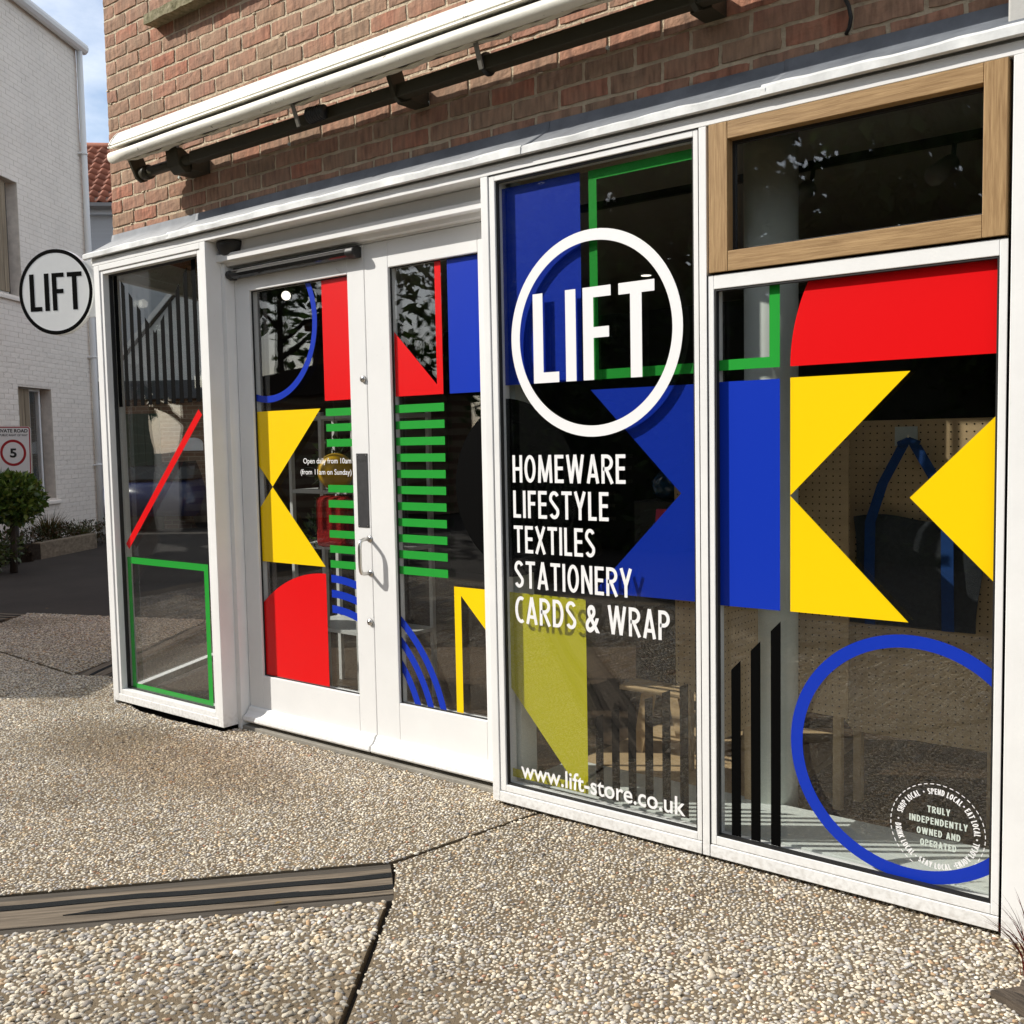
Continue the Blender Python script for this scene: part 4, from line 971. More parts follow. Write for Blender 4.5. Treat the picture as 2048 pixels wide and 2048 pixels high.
def hwin(nm, W, mull, frame_r, sh, lab):
    s0, s1, z0, z1 = W
    w = loc(MB().frame(s0, frame_r, z0+.03, z1, .045, .115, .175), nm, PVC, wh, bevel=.004); w['label'] = lab
    n_ = max(2, int((mull-s0-.05)/.11))
    for i in range(n_):
        a = s0+.045+(mull-s0-.045)*i/n_; b = s0+.045+(mull-s0-.045)*(i+1)/n_
        loc(MB().box(a+.002, b-.002, .085+.003*(i % 2), .112, z0+.05, z1-.02), 'shutter_board', GREYWOOD, w, bevel=.002)
    if frame_r-mull > .12:
        loc(MB().box(mull, mull+.05, .112, .17, z0+.08, z1-.046), 'mullion', PVC, w)
        loc(MB().box(mull+.05, frame_r-.045, .135, .150, z0+.076, z1-.046), 'glass_pane', GLASS, w)
    loc(MB().box(s0, s1, .176, .215, z0, z1), 'dark_room_sheet', mat('dark_room', (.06, .065, .06), .7), w)  # dark sheet behind the window, shade of the unlit room as colour
    loc(MB().profile([(-.045, z0-.085), (-.045, z0-.04), (.12, z0), (.12, z0-.085)], s0-.10, s1+.11, 1), 'sill', PBRICK, w, bevel=.004)
hwin('window', LWN, 1.80, 2.165, 1, 'ground floor window with half closed grey boards')
hwin('window', UWN, 1.43, 1.45, 1, 'upper window closed with weathered grey boards')
# gutter and downpipe
P = [(-.14, 8.05), (-.155, 8.0), (-.145, 7.95), (-.11, 7.91), (-.065, 7.90), (-.03, 7.92), (-.006, 7.96), (-.004, 8.05)]
gt = loc(MB().profile(P, SE_, SW+.14, 1), 'gutter', PVC, wh, bevel=.004)
dp = loc(MB().tube([(SW-.02, -.065, 7.93), (SW-.02, -.065, 5), (SW-.02, -.065, 2.2), (SW-.02, -.065, .0)], .048, 14), 'downpipe', PVC, wh, True)
for z in (6.27, 2.965, 1.18, 4.6):
    loc(MB().tube([(SW-.02, -.065, z-.016), (SW-.02, -.065, z+.016)], .056, 14), 'pipe_clip', PVC, dp, True)
    loc(MB().box(SW-.11, SW-.075, -.075, -.001, z-.014, z+.014), 'clip_lug', PVC, dp)
# low wing at the near end, lean-to roof
BT = D.materials.new('brick_pattern'); BT.use_nodes = True; n_ = BT.node_tree; bt = n_.nodes.new('ShaderNodeTexBrick'); bt.inputs['Scale'].default_value = 2.2; bt.inputs['Color1'].default_value = (.22, .13, .08, 1); bt.inputs['Color2'].default_value = (.17, .10, .06, 1); bt.inputs['Mortar'].default_value = (.32, .26, .18, 1); bt.inputs['Mortar Size'].default_value = .012
tcn = n_.nodes.new('ShaderNodeTexCoord'); mpn = n_.nodes.new('ShaderNodeMapping'); mpn.inputs['Rotation'].default_value = (R(90), 0, 0); n_.links.new(tcn.outputs['Object'], mpn.inputs[0]); n_.links.new(mpn.outputs[0], bt.inputs['Vector']); n_.links.new(bt.outputs[0], n_.nodes['Principled BSDF'].inputs[0]); n_.nodes['Principled BSDF'].inputs['Roughness'].default_value = .9
def wing(z0, zf, zr, y0, mt, nm):
    wg = MB(); wg.box(-7.2, SE_-.002, y0, .2, z0, zf)
    b_ = len(wg.v); wg.v += [(-7.2, .2, z0), (-7.2, 5, z0), (-7.2, 5, zr), (-7.2, .2, zf), (-7.0, .2, z0), (-7.0, 5, z0), (-7.0, 5, zr), (-7.0, .2, zf)]
    wg.f += [tuple(b_+i for i in q) for q in ((0, 1, 2, 3), (7, 6, 5, 4), (0, 3, 7, 4), (3, 2, 6, 7))]
    loc(wg, nm, mt, wh)
wing(0, 2.10, 2.10, .0, BT, 'wing_wall'); wing(2.32, 3.55, 5.4, .03, PBRICK, 'wing_gable')
loc(MB().box(-7.35, SE_-.01, -.28, .25, 2.105, 2.315), 'wing_canopy', D.materials['dark_roof_tile'], wh)
GD = mat('dark_green_door', (.02, .055, .035), .5)
wd = loc(MB().box(-6.4, -5.2, -.02, .0, .02, 1.98), 'door', GD, wh)
for i in range(9): loc(MB().box(-6.38+i*.13, -6.27+i*.13, -.032, -.021, .08, 1.92), 'door_board', GD, wd)
m = MB(); m.v += [(-7.3, -.1, 3.52), (SE_, -.1, 3.52), (SE_, 5.1, 5.50), (-7.3, 5.1, 5.50), (-7.3, -.1, 3.60), (SE_, -.1, 3.60), (SE_, 5.1, 5.58), (-7.3, 5.1, 5.58)]
m.f += [(3, 2, 1, 0), (4, 5, 6, 7), (0, 1, 5, 4), (0, 4, 7, 3)]
loc(m, 'wing_roof', D.materials['dark_roof_tile'], wh)

# ================================================================== FAR HOUSE WITH PANTILE ROOF
fh = empty('tile_roof_house', (-18.95, 7.9, 0), R(45)); tag(fh, 'pale grey house with red pantile roof seen in the gap behind', 'house')
FW = mat('far_house_white', (.56, .60, .64), .8, .2, noise=.10, nscale=1.5, stretch=(.4, 1, 18))
loc(MB().box(-4, 6, 0, 6, 0, 6.2), 'wall', FW, fh)
EZ, RZ, RDp = 6.28, 7.86, 2.0
sl_v = Vector((0, RDp, RZ-EZ)); SLN = sl_v.length; ang = math.atan2(RZ-EZ, RDp)
roof = loc(MB().quad((-4.1, -.15, EZ-.10), (6.1, -.15, EZ-.10), (6.1, RDp, RZ-.05), (-4.1, RDp, RZ-.05)).quad((-4.1, RDp, RZ-.05), (6.1, RDp, RZ-.05), (6.1, 6, EZ-.2), (-4.1, 6, EZ-.2)), 'roof', mat('roof_under', (.10, .05, .035), .9), fh)
PT = mat('pantile_clay', (.34, .115, .062), .7, .3, noise=.35, nscale=5, bump=.3, bscale=30, rand=.18)
def pantile():
    m = MB(); W_, Lh, nx = .205, .30, 8
    for j in (0, 1):
        for i in range(nx+1):
            u = i/nx; z = .030*math.sin(u*2*math.pi)*(1 if u < .5 else .55)+(.018 if j == 0 else -.004)
            m.v.append((u*W_*1.06, j*Lh, z))
    b = len(m.v)
    for i in range(nx+1): x, y, z = m.v[i]; m.v.append((x, y, z-.016))
    for i in range(nx): m.f.append((i, i+1, nx+2+i, nx+1+i)); m.f.append((b+i, b+i+1, i+1, i))
    return m.mesh('pantile')
ptm = pantile(); ptm.materials.append(PT); ptm.polygons.foreach_set('use_smooth', [True]*len(ptm.polygons))
NR = 10; RP = SLN/NR
mrest = MB()
for r_ in range(NR):
    for c in range(-16, 28):
        p0 = Vector((c*.205, -.10, EZ-.06))+Vector((0, math.cos(ang), math.sin(ang)))*(r_*RP)
        if -6 <= c <= 8:
            o = D.objects.new('pantile', ptm); COL.objects.link(o); o.parent = roof; o.location = p0; o.rotation_euler = (ang+random.uniform(-.01, .01), 0, 0)
        else:
            b = len(mrest.v); mtx = Matrix.Translation(p0) @ Matrix.Rotation(ang, 4, 'X')
            mrest.v += [tuple(mtx @ v.co) for v in ptm.vertices]; mrest.f += [tuple(b+i for i in p.vertices) for p in ptm.polygons]
o = loc(mrest, 'pantile_courses', PT, roof); o['kind'] = 'stuff'
loc(MB().tube([(-4.1, RDp, RZ-.02), (6.1, RDp, RZ-.02)], .10, 10), 'ridge', PT, roof, True)
loc(MB().profile([(-.28, EZ-.10), (-.30, EZ-.17), (-.24, EZ-.22), (-.18, EZ-.20), (-.16, EZ-.10)], -4.1, 6.1, 1), 'gutter', mat('grey_gutter', (.22, .22, .22), .5), fh)
loc(MB().box(-4.05, 6.05, -.155, .0, EZ-.30, EZ-.10), 'fascia', FW, fh)
# parked car, just seen past the corner of the white house
cr_ = empty('parked_car', (-17.05, 8.35, 0), R(125)); tag(cr_, 'dark blue car parked beyond the white house, mostly hidden', 'car')
CB = mat('dark_blue_car_paint', (.012, .02, .07), .2, .6)
sec = [(-2.0, .30, .55, .62), (-1.9, .26, .80, .80), (-1.3, .24, .92, .86), (-.6, .24, .95, .88), (.6, .24, .95, .88), (1.5, .24, .90, .86), (1.95, .28, .75, .80), (2.05, .34, .55, .60)]
m = MB()
for x, zb, zt, hw2 in sec: m.v += [(x, -hw2, zb), (x, -hw2*1.02, (zb+zt)/2), (x, -hw2*.9, zt), (x, hw2*.9, zt), (x, hw2*1.02, (zb+zt)/2), (x, hw2, zb)]
for i in range(len(sec)-1):
    for k in range(6): k2 = (k+1) % 6; m.f.append((i*6+k, (i+1)*6+k, (i+1)*6+k2, i*6+k2))
m.f += [tuple(range(6)), tuple(range((len(sec)-1)*6, len(sec)*6))[::-1]]
loc(m, 'body', CB, cr_, True)
m = MB(); cs = [(-1.7, .90, .78), (-1.0, 1.40, .62), (.3, 1.44, .62), (1.15, .92, .76)]
for x, z, hw2 in cs: m.v += [(x, -hw2, z), (x, hw2, z)]
m.v += [(-1.0, -.80, .90), (-1.0, .80, .90), (.3, -.82, .92), (.3, .82, .92)]
m.f += [(0, 1, 3, 2), (2, 3, 5, 4), (4, 5, 7, 6), (0, 2, 8), (1, 9, 3), (2, 4, 10, 8), (3, 9, 11, 5), (4, 6, 10), (5, 11, 7)]
loc(m, 'cabin_glass', mat('car_glass', (.02, .025, .03), .05, .8), cr_)
for x in (-1.25, 1.3):
    for y in (-.80, .80): loc(MB().tube([(x, y-.1, .31), (x, y+.1, .31)], .31, 20), 'wheel', BLKMAT, cr_, True)
for y in (-.6, .6): loc(MB().sphere((2.0, y, .68), .12, 10, 8, sx=.5), 'headlight', SIGNW, cr_, True)

# white gabled cottage and low brick outbuilding at the end of the lane, seen through the side window
def cam_pt(px, py, dep):
    return Vector((0, -3.0646, 1.44)) + (fw*2049.7 + rt2*(px-1024) - up2*(py-1027.6))*(dep/2049.7)
co = cam_pt(300, 899, 19.6); ct = empty('white_cottage', (co.x, co.y, 0), math.atan2(.624, .781)); tag(ct, 'white painted cottage gable at the end of the lane, seen through the side window', 'house')
CW = mat('cottage_white', (.80, .80, .76), .8, .2, noise=.08, nscale=1.5, stretch=(.5, 1, 14))
gp = [(-.67, 0), (5.7, 0), (5.7, 2.85), (2.5, 6.45), (-.67, 2.87)]
loc(MB().prism(gp, 0, 5), 'wall', CW, ct)
m = MB(); m.prism([(-.95, 2.52), (2.5, 6.42), (2.5, 6.60), (-.95, 2.70)], -.12, 5.1); m.prism([(2.501, 6.42), (6.0, 2.52), (6.0, 2.70), (2.501, 6.60)], -.12, 5.1)
loc(m, 'roof', D.materials['dark_roof_tile'], ct)
loc(MB().prism([(-.95, 2.56), (2.5, 6.46), (2.5, 6.58), (-.95, 2.68)], -.16, -.121), 'barge_board', PVC, ct)
oo = cam_pt(300, 899, 18.2); ob = empty('brick_outbuilding', (oo.x, oo.y, 0), math.atan2(.624, .781)); tag(ob, 'low brick outbuilding with a dark green door and number plaque, seen through the side window', 'outbuilding')
OB = D.materials.new('outbuilding_brick'); OB.use_nodes = True; n_ = OB.node_tree; bt = n_.nodes.new('ShaderNodeTexBrick'); bt.inputs['Scale'].default_value = 1.; bt.inputs['Brick Width'].default_value = .225; bt.inputs['Row Height'].default_value = .075; bt.inputs['Mortar Size'].default_value = .006
bt.inputs['Color1'].default_value = (.24, .14, .085, 1); bt.inputs['Color2'].default_value = (.17, .10, .06, 1); bt.inputs['Mortar'].default_value = (.34, .28, .19, 1)
tcn = n_.nodes.new('ShaderNodeTexCoord'); mpn = n_.nodes.new('ShaderNodeMapping'); mpn.inputs['Rotation'].default_value = (R(90), 0, 0); n_.links.new(tcn.outputs['Object'], mpn.inputs[0]); n_.links.new(mpn.outputs[0], bt.inputs['Vector']); n_.links.new(bt.outputs[0], n_.nodes['Principled BSDF'].inputs[0]); n_.nodes['Principled BSDF'].inputs['Roughness'].default_value = .9
loc(MB().box(-.75, 4.5, 0, 1.2, 0, 2.30), 'wall', OB, ob)
loc(MB().box(-.85, 4.6, -.15, 1.25, 2.301, 2.62), 'slate_roof', mat('slate', (.10, .11, .12), .6, noise=.3, nscale=4), ob)
GD = mat('dark_green_door', (.02, .055, .035), .5)
od = loc(MB().box(-.45, .20, -.03, -.001, 0, 2.05), 'door', GD, ob)
for i in range(5): loc(MB().box(-.44+i*.128, -.325+i*.128, -.045, -.031, .05, 2.0), 'door_board', GD, od)
pq = loc(MB().prism([(.60, 1.38), (.95, 1.38), (.95, 1.50)]+[(.775+.175*math.cos(R(a_)), 1.50+.11*math.sin(R(a_))) for a_ in range(15, 170, 15)]+[(.60, 1.50)], -.03, -.001), 'number_plaque', SIGNW, ob)
# ================================================================== PLANTING BY THE WHITE HOUSE
def leafcloud(name, n, centres, size, cols, mt, parent, squash=1., shape='leaf', up=.3):
    """many small folded leaves spread in clumps; centres = array of (x,y,z,r)"""
    C = np.array(centres); w = C[:, 3]**2; idx = RNG.choice(len(C), n, p=w/w.sum())
    d = RNG.normal(size=(n, 3)); d /= np.linalg.norm(d, axis=1)[:, None]; rr = RNG.uniform(.35, 1., n)**.5
    P = C[idx, :3]+d*(rr*C[idx, 3])[:, None]*np.array([1, 1, squash])
    ax = d+RNG.normal(size=(n, 3))*.7; ax[:, 2] += up; ax /= np.linalg.norm(ax, axis=1)[:, None]
    rv = RNG.normal(size=(n, 3)); sd = np.cross(ax, rv); sd /= np.linalg.norm(sd, axis=1)[:, None]; nn_ = np.cross(sd, ax)
    s = size*RNG.uniform(.6, 1.25, n)[:, None]
    v0 = P; v1 = P+ax*s*.5+sd*s*.26+nn_*s*.08; v2 = P+ax*s; v3 = P+ax*s*.5-sd*s*.26+nn_*s*.08
    V = np.stack([v0, v1, v2, v3], 1).reshape(-1, 3)
    b = (np.arange(n)*4)[:, None]; F = np.concatenate([b+np.array([[0, 1, 2]]), b+np.array([[0, 2, 3]])])
    t = np.array(cols)[RNG.integers(len(cols), size=n)]*RNG.uniform(.65, 1.25, n)[:, None]
    return link(name, np_mesh(name, V, F, np.repeat(t, 4, 0), False), mt, parent)
LEAFM = attr_mat('glossy_leaf', .38, 0, spec=.5, trans=.22)
def cam_pt(px, py, dep):
    return Vector((0, -3.0646, 1.44)) + (fw*2049.7 + rt2*(px-1024) - up2*(py-1027.6))*(dep/2049.7)
bc = tuple(cam_pt(20, 998, 12.1))
sh = empty('laurel_shrub', (bc[0], bc[1], 0)); tag(sh, 'clipped round green laurel on a short stem in front of the road sign', 'shrub')
cl = [(bc[0]+.25*math.cos(a)*math.cos(e), bc[1]+.25*math.sin(a)*math.cos(e), bc[2]+.17*math.sin(e), .155) for a in np.linspace(0, 6.28, 9)[:-1] for e in (-.9, -.2, .5, 1.1)]+[(bc[0], bc[1], bc[2], .32)]
leafcloud('crown', 4200, cl, .085, [(.08, .14, .022), (.11, .18, .028), (.05, .10, .018), (.16, .21, .035)], LEAFM, sh, .92)
leafcloud('low_leaves', 500, [(bc[0]-.05, bc[1]-.10, .30, .22), (bc[0]-.3, bc[1]-.25, .25, .3)], .08, [(.05, .09, .018), (.09, .12, .03)], LEAFM, sh, 1.)
MB().tube([(bc[0], bc[1], 0), (bc[0]+.02, bc[1]+.01, .4), (bc[0], bc[1], .9)], [.045, .038, .02], 10).build('stem', mat('shrub_bark', (.05, .04, .03), .9), sh, True)
# timber planter edge with ground cover and a grass clump
pe = empty('planter_edge', (-13.72, 4.2, 0)); tag(pe, 'low weathered sleeper edging of the bed by the white house', 'planter edge')
a = Vector((-13.337, 3.603, 0)); b = Vector((-14.104, 4.836, 0)); dd = (b-a).normalized(); nn2 = Vector((-dd.y, dd.x, 0))
if nn2.x > 0: nn2 = -nn2
m = MB(); m.slab([(a.x, a.y), (b.x, b.y), (b.x+nn2.x*.12, b.y+nn2.y*.12), (a.x+nn2.x*.12, a.y+nn2.y*.12)], -.03, .215)
m.build('sleeper', wood_mat('bed_sleeper', (.10, .08, .055), (.26, .21, .15), 'Y', .3, .5, .9), pe, bevel=.012)
m = MB(); m.slab([(a.x, a.y), (a.x+nn2.x*.12, a.y+nn2.y*.12), (a.x+nn2.x*.9, a.y+nn2.y*.9), (a.x+nn2.x*.95-dd.x*.1, a.y+nn2.y*.95-dd.y*.1)], -.03, .20); m.build('return_board', SLEEPER_D, pe)
bed = MB().slab([(a.x+nn2.x*.12, a.y+nn2.y*.12), (b.x+nn2.x*.12, b.y+nn2.y*.12), (b.x+nn2.x*.9+dd.x*1.2, b.y+nn2.y*.9+dd.y*1.2), (a.x+nn2.x*.9-dd.x*2, a.y+nn2.y*.9-dd.y*2)], -.03, .10).build('planting_bed', SOIL); structure(bed)
gc = leafcloud('ground_cover', 2600, [((a+dd*t+nn2*o_).x, (a+dd*t+nn2*o_).y, .20, .17) for t in np.linspace(-.6, 2.2, 14) for o_ in (.22, .5)], .05, [(.07, .05, .022), (.05, .055, .02), (.10, .055, .03), (.04, .06, .016)], LEAFM, None)
gc['kind'] = 'stuff'; gc['label'] = 'low brownish green ground cover in the bed'
og = empty('ornamental_grass', tuple(a+dd*1.05+nn2*.5)); tag(og, 'clump of arching bronze grass in the bed', 'ornamental grass')
g0 = a+dd*1.05+nn2*.5; blades('blades', (g0.x, g0.y, .10), 420, .62, .50, np.array([(.12, .085, .03), (.08, .09, .025), (.16, .11, .045), (.06, .05, .02)]), GRASSM, og, .55, .008, .14)
gs = empty('ornamental_grass', tuple(b+dd*.5+nn2*.45)); tag(gs, 'smaller pale grass clump beside the downpipe', 'ornamental grass')
g1 = b+dd*.25+nn2*.40; blades('blades', (g1.x, g1.y, .08), 260, .40, .40, np.array([(.14, .13, .045), (.10, .11, .03), (.19, .15, .06)]), GRASSM, gs, .6, .007, .18)
# road sign
rs = empty('road_sign', (-12.95, 3.15, 0)); tag(rs, 'private road sign with red ringed 5 behind the laurel', 'road sign')
sp = cam_pt(22, 905, 12.9); ex_ = Vector((.80, .60, 0)); ny = Vector((.60, -.80, 0))
RM = Matrix((ex_, -ny, Vector((0, 0, 1)))).transposed().to_4x4(); RM.translation = Vector((sp.x, sp.y, 0)); RM = RM @ Matrix.Rotation(R(1.2), 4, 'Y')
zc_ = sp.z/.885; RM = RM @ Matrix.Scale(.885, 4)
SREF = mat('sign_reflective', (.78, .78, .77), .4, .4); SRED = mat('sign_red', (.35, .008, .014), .5); SBLK = mat('sign_black', (.01, .01, .01), .5)
def rbox(x0, x1, z0, z1, r, n=6):
    P = []
    for cx, cz, a0 in ((x1-r, z1-r, 0), (x0+r, z1-r, 90), (x0+r, z0+r, 180), (x1-r, z0+r, 270)):
        P += [(cx+r*math.cos(R(a0+90*i/n)), cz+r*math.sin(R(a0+90*i/n))) for i in range(n+1)]
    return P
MB().prism(rbox(-.30, .255, zc_-.43, zc_+.37, .04), -.003, .003).xf(RM).build('plate', SREF, rs)
m = MB(); A_ = rbox(-.296, .251, zc_-.426, zc_+.366, .038); B_ = rbox(-.280, .235, zc_-.410, zc_+.350, .025); n_ = len(A_)
m.v = [(x, -.0042, z) for x, z in A_]+[(x, -.0042, z) for x, z in B_]; m.f = [(i, (i+1) % n_, n_+(i+1) % n_, n_+i) for i in range(n_)]
m.xf(RM).build('red_border', SRED, rs)
arc_piece((-.0, zc_-.005), .152, .188, 0, 360, (-9, 9, -9, 9), -.0044, 48).xf(RM).build('red_ring', SRED, rs)
tf = lambda p: tuple(RM @ Vector(p))
font_text('numeral', '5', -.048, .050, zc_-.066, .125, -.0046, SBLK, rs, bold=.035, xf=tf, asc=.73)
font_text('sign_lettering', 'PRIVATE ROAD', -.262, .218, zc_+.285, .048, -.0046, SBLK, rs, bold=.03, xf=tf, asc=.73)
font_text('sign_lettering', 'NO PUBLIC RIGHT OF WAY', -.262, .218, zc_+.232, .030, -.0046, SBLK, rs, bold=.02, xf=tf, asc=.73)
MB().tube([(0, .03, 0.), (0, .03, zc_+.3)], .032, 12).xf(RM).build('post', mat('galvanised_post', (.20, .20, .20), .5, metal=.5), rs, True)

# ================================================================== BEHIND THE CAMERA (seen mirrored in the glass)
TLEAF = attr_mat('tree_leaf', .5, 0, spec=.3, trans=.3)
BARK = mat('tree_bark', (.06, .048, .035), .95, .1, noise=.4, nscale=10, bump=.9, bscale=18, stretch=(1, 1, .3))
def tree(label, x, y, h, cr, n, clear, seed, lean=0.):
    r = random.Random(seed); t = empty('tree', (x, y, 0)); tag(t, label, 'tree', 'trees across the yard')
    m = MB(); pts = [(x+lean*z, y, z) for z in (0, h*.2, h*.45, h*.7, h*.92)]; m.tube(pts, [.21, .17, .13, .08, .02], 12)
    C = []
    for i in range(11):
        z0 = clear+(h*.85-clear)*i/11; a = r.uniform(0, 6.28); ln = cr*r.uniform(.6, 1.)*(1-.35*i/11); bx = x+lean*z0
        e = (bx+ln*math.cos(a), y+ln*math.sin(a), z0+ln*.45); mid = (bx+ln*.5*math.cos(a), y+ln*.5*math.sin(a), z0+ln*.30)
        m.tube([(bx, y, z0-.2), mid, e], [.06, .04, .012], 7); C += [(*e, cr*.30), (*mid, cr*.26), (e[0]+r.uniform(-.5, .5), e[1]+r.uniform(-.5, .5), e[2]+.5, cr*.26)]
    m.build('trunk', BARK, t, True)
    leafcloud('crown', n, C, .27, [(.05, .09, .02), (.07, .115, .025), (.035, .07, .016)], TLEAF, t, .8, up=-.2)
tree('broad leafy tree mirrored in the logo window', -3.6, -9.4, 8.6, 2.9, 12500, 1.6, 1)
tree('dense leafy tree mirrored between windows and doors', -6.6, -10.6, 7.6, 2.6, 14000, 1.4, 2)
tree('tall leafy tree behind the viewer on the right', -.4, -9.8, 9.0, 3.0, 18000, 1.6, 3)
tree('slender tree mirrored in the right door leaf', -15.2, -13.4, 9.0, 2.2, 2000, 2.6, 4)
tree('slender tree mirrored in the left door leaf', -19.0, -12.0, 8.2, 1.6, 700, 3.2, 5)
tree('thick leafy tree mirrored in the left half of the logo window', -9.8, -11.6, 8.8, 2.9, 18000, 1.4, 8)
tree('bright leafy tree mirrored at the top of the side window', -17.5, -8.6, 8.2, 2.7, 14000, 2.0, 11)
ctp = cam_pt(285, 899, 17.0)
tree('olive green tree rising beside the cottage gable', cam_pt(340, 899, 26).x, cam_pt(340, 899, 26).y, 8.6, 1.25, 7000, 2.6, 21)
hg = empty('hedge', (-3, -9, 0)); tag(hg, 'clipped dark hedge across the yard behind the viewer', 'hedge')
leafcloud('foliage', 14000, [(x, -8.4-.25*math.sin(x), z, .62) for x in np.arange(-9.5, 5, .55) for z in (.45, 1.1, 1.75, 2.35, 2.9)], .17, [(.03, .055, .014), (.045, .075, .018), (.025, .045, .012)], TLEAF, hg, .9)
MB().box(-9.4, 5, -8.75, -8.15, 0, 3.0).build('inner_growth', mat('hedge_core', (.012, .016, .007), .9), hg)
bh = empty('brick_house', (-19.5, -13.5, 0), R(40)); tag(bh, 'low brown brick house with chimney mirrored in the door glass', 'house')
loc(MB().box(-5, 5, -3, 2.5, 0, 2.5), 'wall', BT, bh)
m = MB(); m.profile([(-3.3, 2.45), (-.2, 3.1), (2.8, 2.45)], -5.2, 5.2, 1); loc(m, 'roof', D.materials['dark_roof_tile'], bh)
ch = MB(); ch.box(-.5, .5, -.6, .2, 2.8, 4.3); ch.box(-.58, .58, -.68, .28, 4.3, 4.45); o = loc(ch, 'chimney', BT, bh)
for x in (-.25, .25): loc(MB().tube([(x, -.2, 4.45), (x, -.2, 4.85)], [.12, .10], 12), 'chimney_pot', PT, o, True)
for x in (-3.4, -1.0, 1.6, 3.6):
    w = loc(MB().frame(x-.55, x+.55, .9, 2.3, .07, 2.49, 2.56), 'window', PVC, bh); loc(MB().box(x-.48, x+.48, 2.50, 2.52, .97, 2.23), 'pane', mat('dark_pane', (.03, .035, .04), .1), w)
    w = loc(MB().frame(x-.55, x+.55, .9, 2.3, .07, -3.06, -2.99), 'window', PVC, bh); loc(MB().box(x-.48, x+.48, -3.02, -3.005, .97, 2.23), 'pane', D.materials['dark_pane'], w)

# ================================================================== INSIDE THE SHOP
col_ = MB().tube([(-1.615, .50, .03), (-1.615, .50, 2.62)], .097, 40).build('column', SILLW, shop, True)
MB().box(-2.495, -.66, .101, .44, .03, .082).build('display_sill', SILLW, shop, bevel=.003)
MB().box(-2.50, -1.64, .445, 1.5, .03, .06).build('display_floor', PEG, shop) 
def peg(nm, label, P, y, holes):
    o = empty(nm, (P[0][0], y, .03)); tag(o, label, 'pegboard')
    MB().prism(P, y, y+.012).build('board', PEG, o, bevel=.001)
    xs = [p[0] for p in P]; zs = [p[1] for p in P]; m = MB(); x = min(xs)+.015
    while x < max(xs)-.008:
        z = min(zs)+.015
        while z < max(zs)-.01:
            if inside(P, np.array([x]), np.array([z]))[0]:
                b = len(m.v); m.v += [(x+.0032*math.cos(R(60*k)), y-.0006, z+.0032*math.sin(R(60*k))) for k in range(6)]; m.f.append(tuple(b+k for k in range(6)))
            z += .026
        x += .026
    h = m.build('peg_holes', BLACKV, o); h['kind'] = 'stuff'
    for xx in (min(xs)+.03, max(xs)-.06): MB().box(xx, xx+.03, y+.0125, y+.045, .03, max(zs)-.05).build('leg', PEG, o)
    return o
peg('pegboard', 'plywood pegboard with tote bag behind the right window', [(-1.43, .345), (-1.395, .310), (-.86, .310), (-.86, 1.49), (-1.43, 1.49)], .75, 1)
peg('pegboard', 'sunlit plywood pegboard beside the column behind the logo window', [(-2.092, .435), (-2.053, .40), (-1.37, .39), (-1.37, 1.42), (-2.092, 1.42)], .62, 1)
pb2 = peg('pegboard', 'side pegboard added just inside the mullion to block the sun', [(-1.636, .39), (-1.624, .39), (-1.624, 1.42), (-1.636, 1.42)], .40, 1)
MB().box(-1.636, -1.624, .10, .398, .39, 1.42).build('sun_block_board', PEG, pb2, bevel=.001)  # added board, keeps sun through the logo window off the right pegboard
m = MB()
for iy in range(11):
    for iz in range(38):
        b = len(m.v); y_, z_ = .115+iy*.026, .41+iz*.026; m.v += [(-1.6234, y_+.0032*math.cos(R(60*k)), z_+.0032*math.sin(R(60*k))) for k in range(6)]; m.f.append(tuple(b+k for k in range(6)))
h = m.build('peg_holes', BLACKV, pb2); h['kind'] = 'stuff'
# low bench and goods in the logo window
bn = empty('display_bench', (-2.1, .85, .06)); tag(bn, 'low plywood display bench behind the logo window', 'bench')
MB().box(-2.42, -1.82, .70, 1.10, .34, .36).build('top', PEG, bn, bevel=.002)
for x in (-2.38, -1.88):
    m = MB(); m.prism([(x, .06), (x+.05, .06), (x+.11, .34), (x+.05, .34)], .74, .77); m.build('leg', PEG, bn); m = MB(); m.prism([(x+.06, .06), (x+.11, .06), (x+.05, .34), (x, .34)], 1.02, 1.05); m.build('leg', PEG, bn)
vs = MB().tube([(-2.30, .95, 1.165), (-2.30, .95, 1.19), (-2.30, .95, 1.25), (-2.30, .95, 1.29), (-2.30, .95, 1.31)], [.04, .075, .085, .05, .03], 20).build('blue_vase', mat('blue_glaze', (.01, .05, .12), .15, .6), None, True); tag(vs, 'dark blue glazed vase on the tall plinth', 'vase')
pn = MB().box(-2.42, -2.18, .84, 1.06, .361, 1.164).build('plinth', BLKMAT, None, bevel=.003); tag(pn, 'black plinth behind the word list', 'plinth')
pc = MB().box(-1.245, -1.165, .744, .7485, 1.395, 1.465).build('price_card', FROST, None); tag(pc, 'small pale price card pinned to the pegboard above the tote bag', 'price card')
tb = empty('tote_bag', (-1.16, .72, .74)); tag(tb, 'dark denim tote bag with blue straps hanging on the pegboard', 'bag')
m = MB(); nx, nz_ = 12, 10
for s_ in (-1, 1):
    for j in range(nz_+1):
        for i in range(nx+1):
            u, v = i/nx, j/nz_; puff = .028*math.sin(math.pi*u)**.6*math.sin(math.pi*min(v*1.1, 1))**.5 if 0 < v < 1 else 0
            m.v.append((-1.385+.445*u+.012*math.sin(v*5), .715+s_*(puff+.002), 1.135-.40*v+.012*math.sin(u*7)*(1-v)))
B1 = (nx+1)*(nz_+1)
for j in range(nz_):
    for i in range(nx): a_ = j*(nx+1)+i; m.f += [(a_, a_+nx+1, a_+nx+2, a_+1), (B1+a_, B1+a_+1, B1+a_+nx+2, B1+a_+nx+1)]
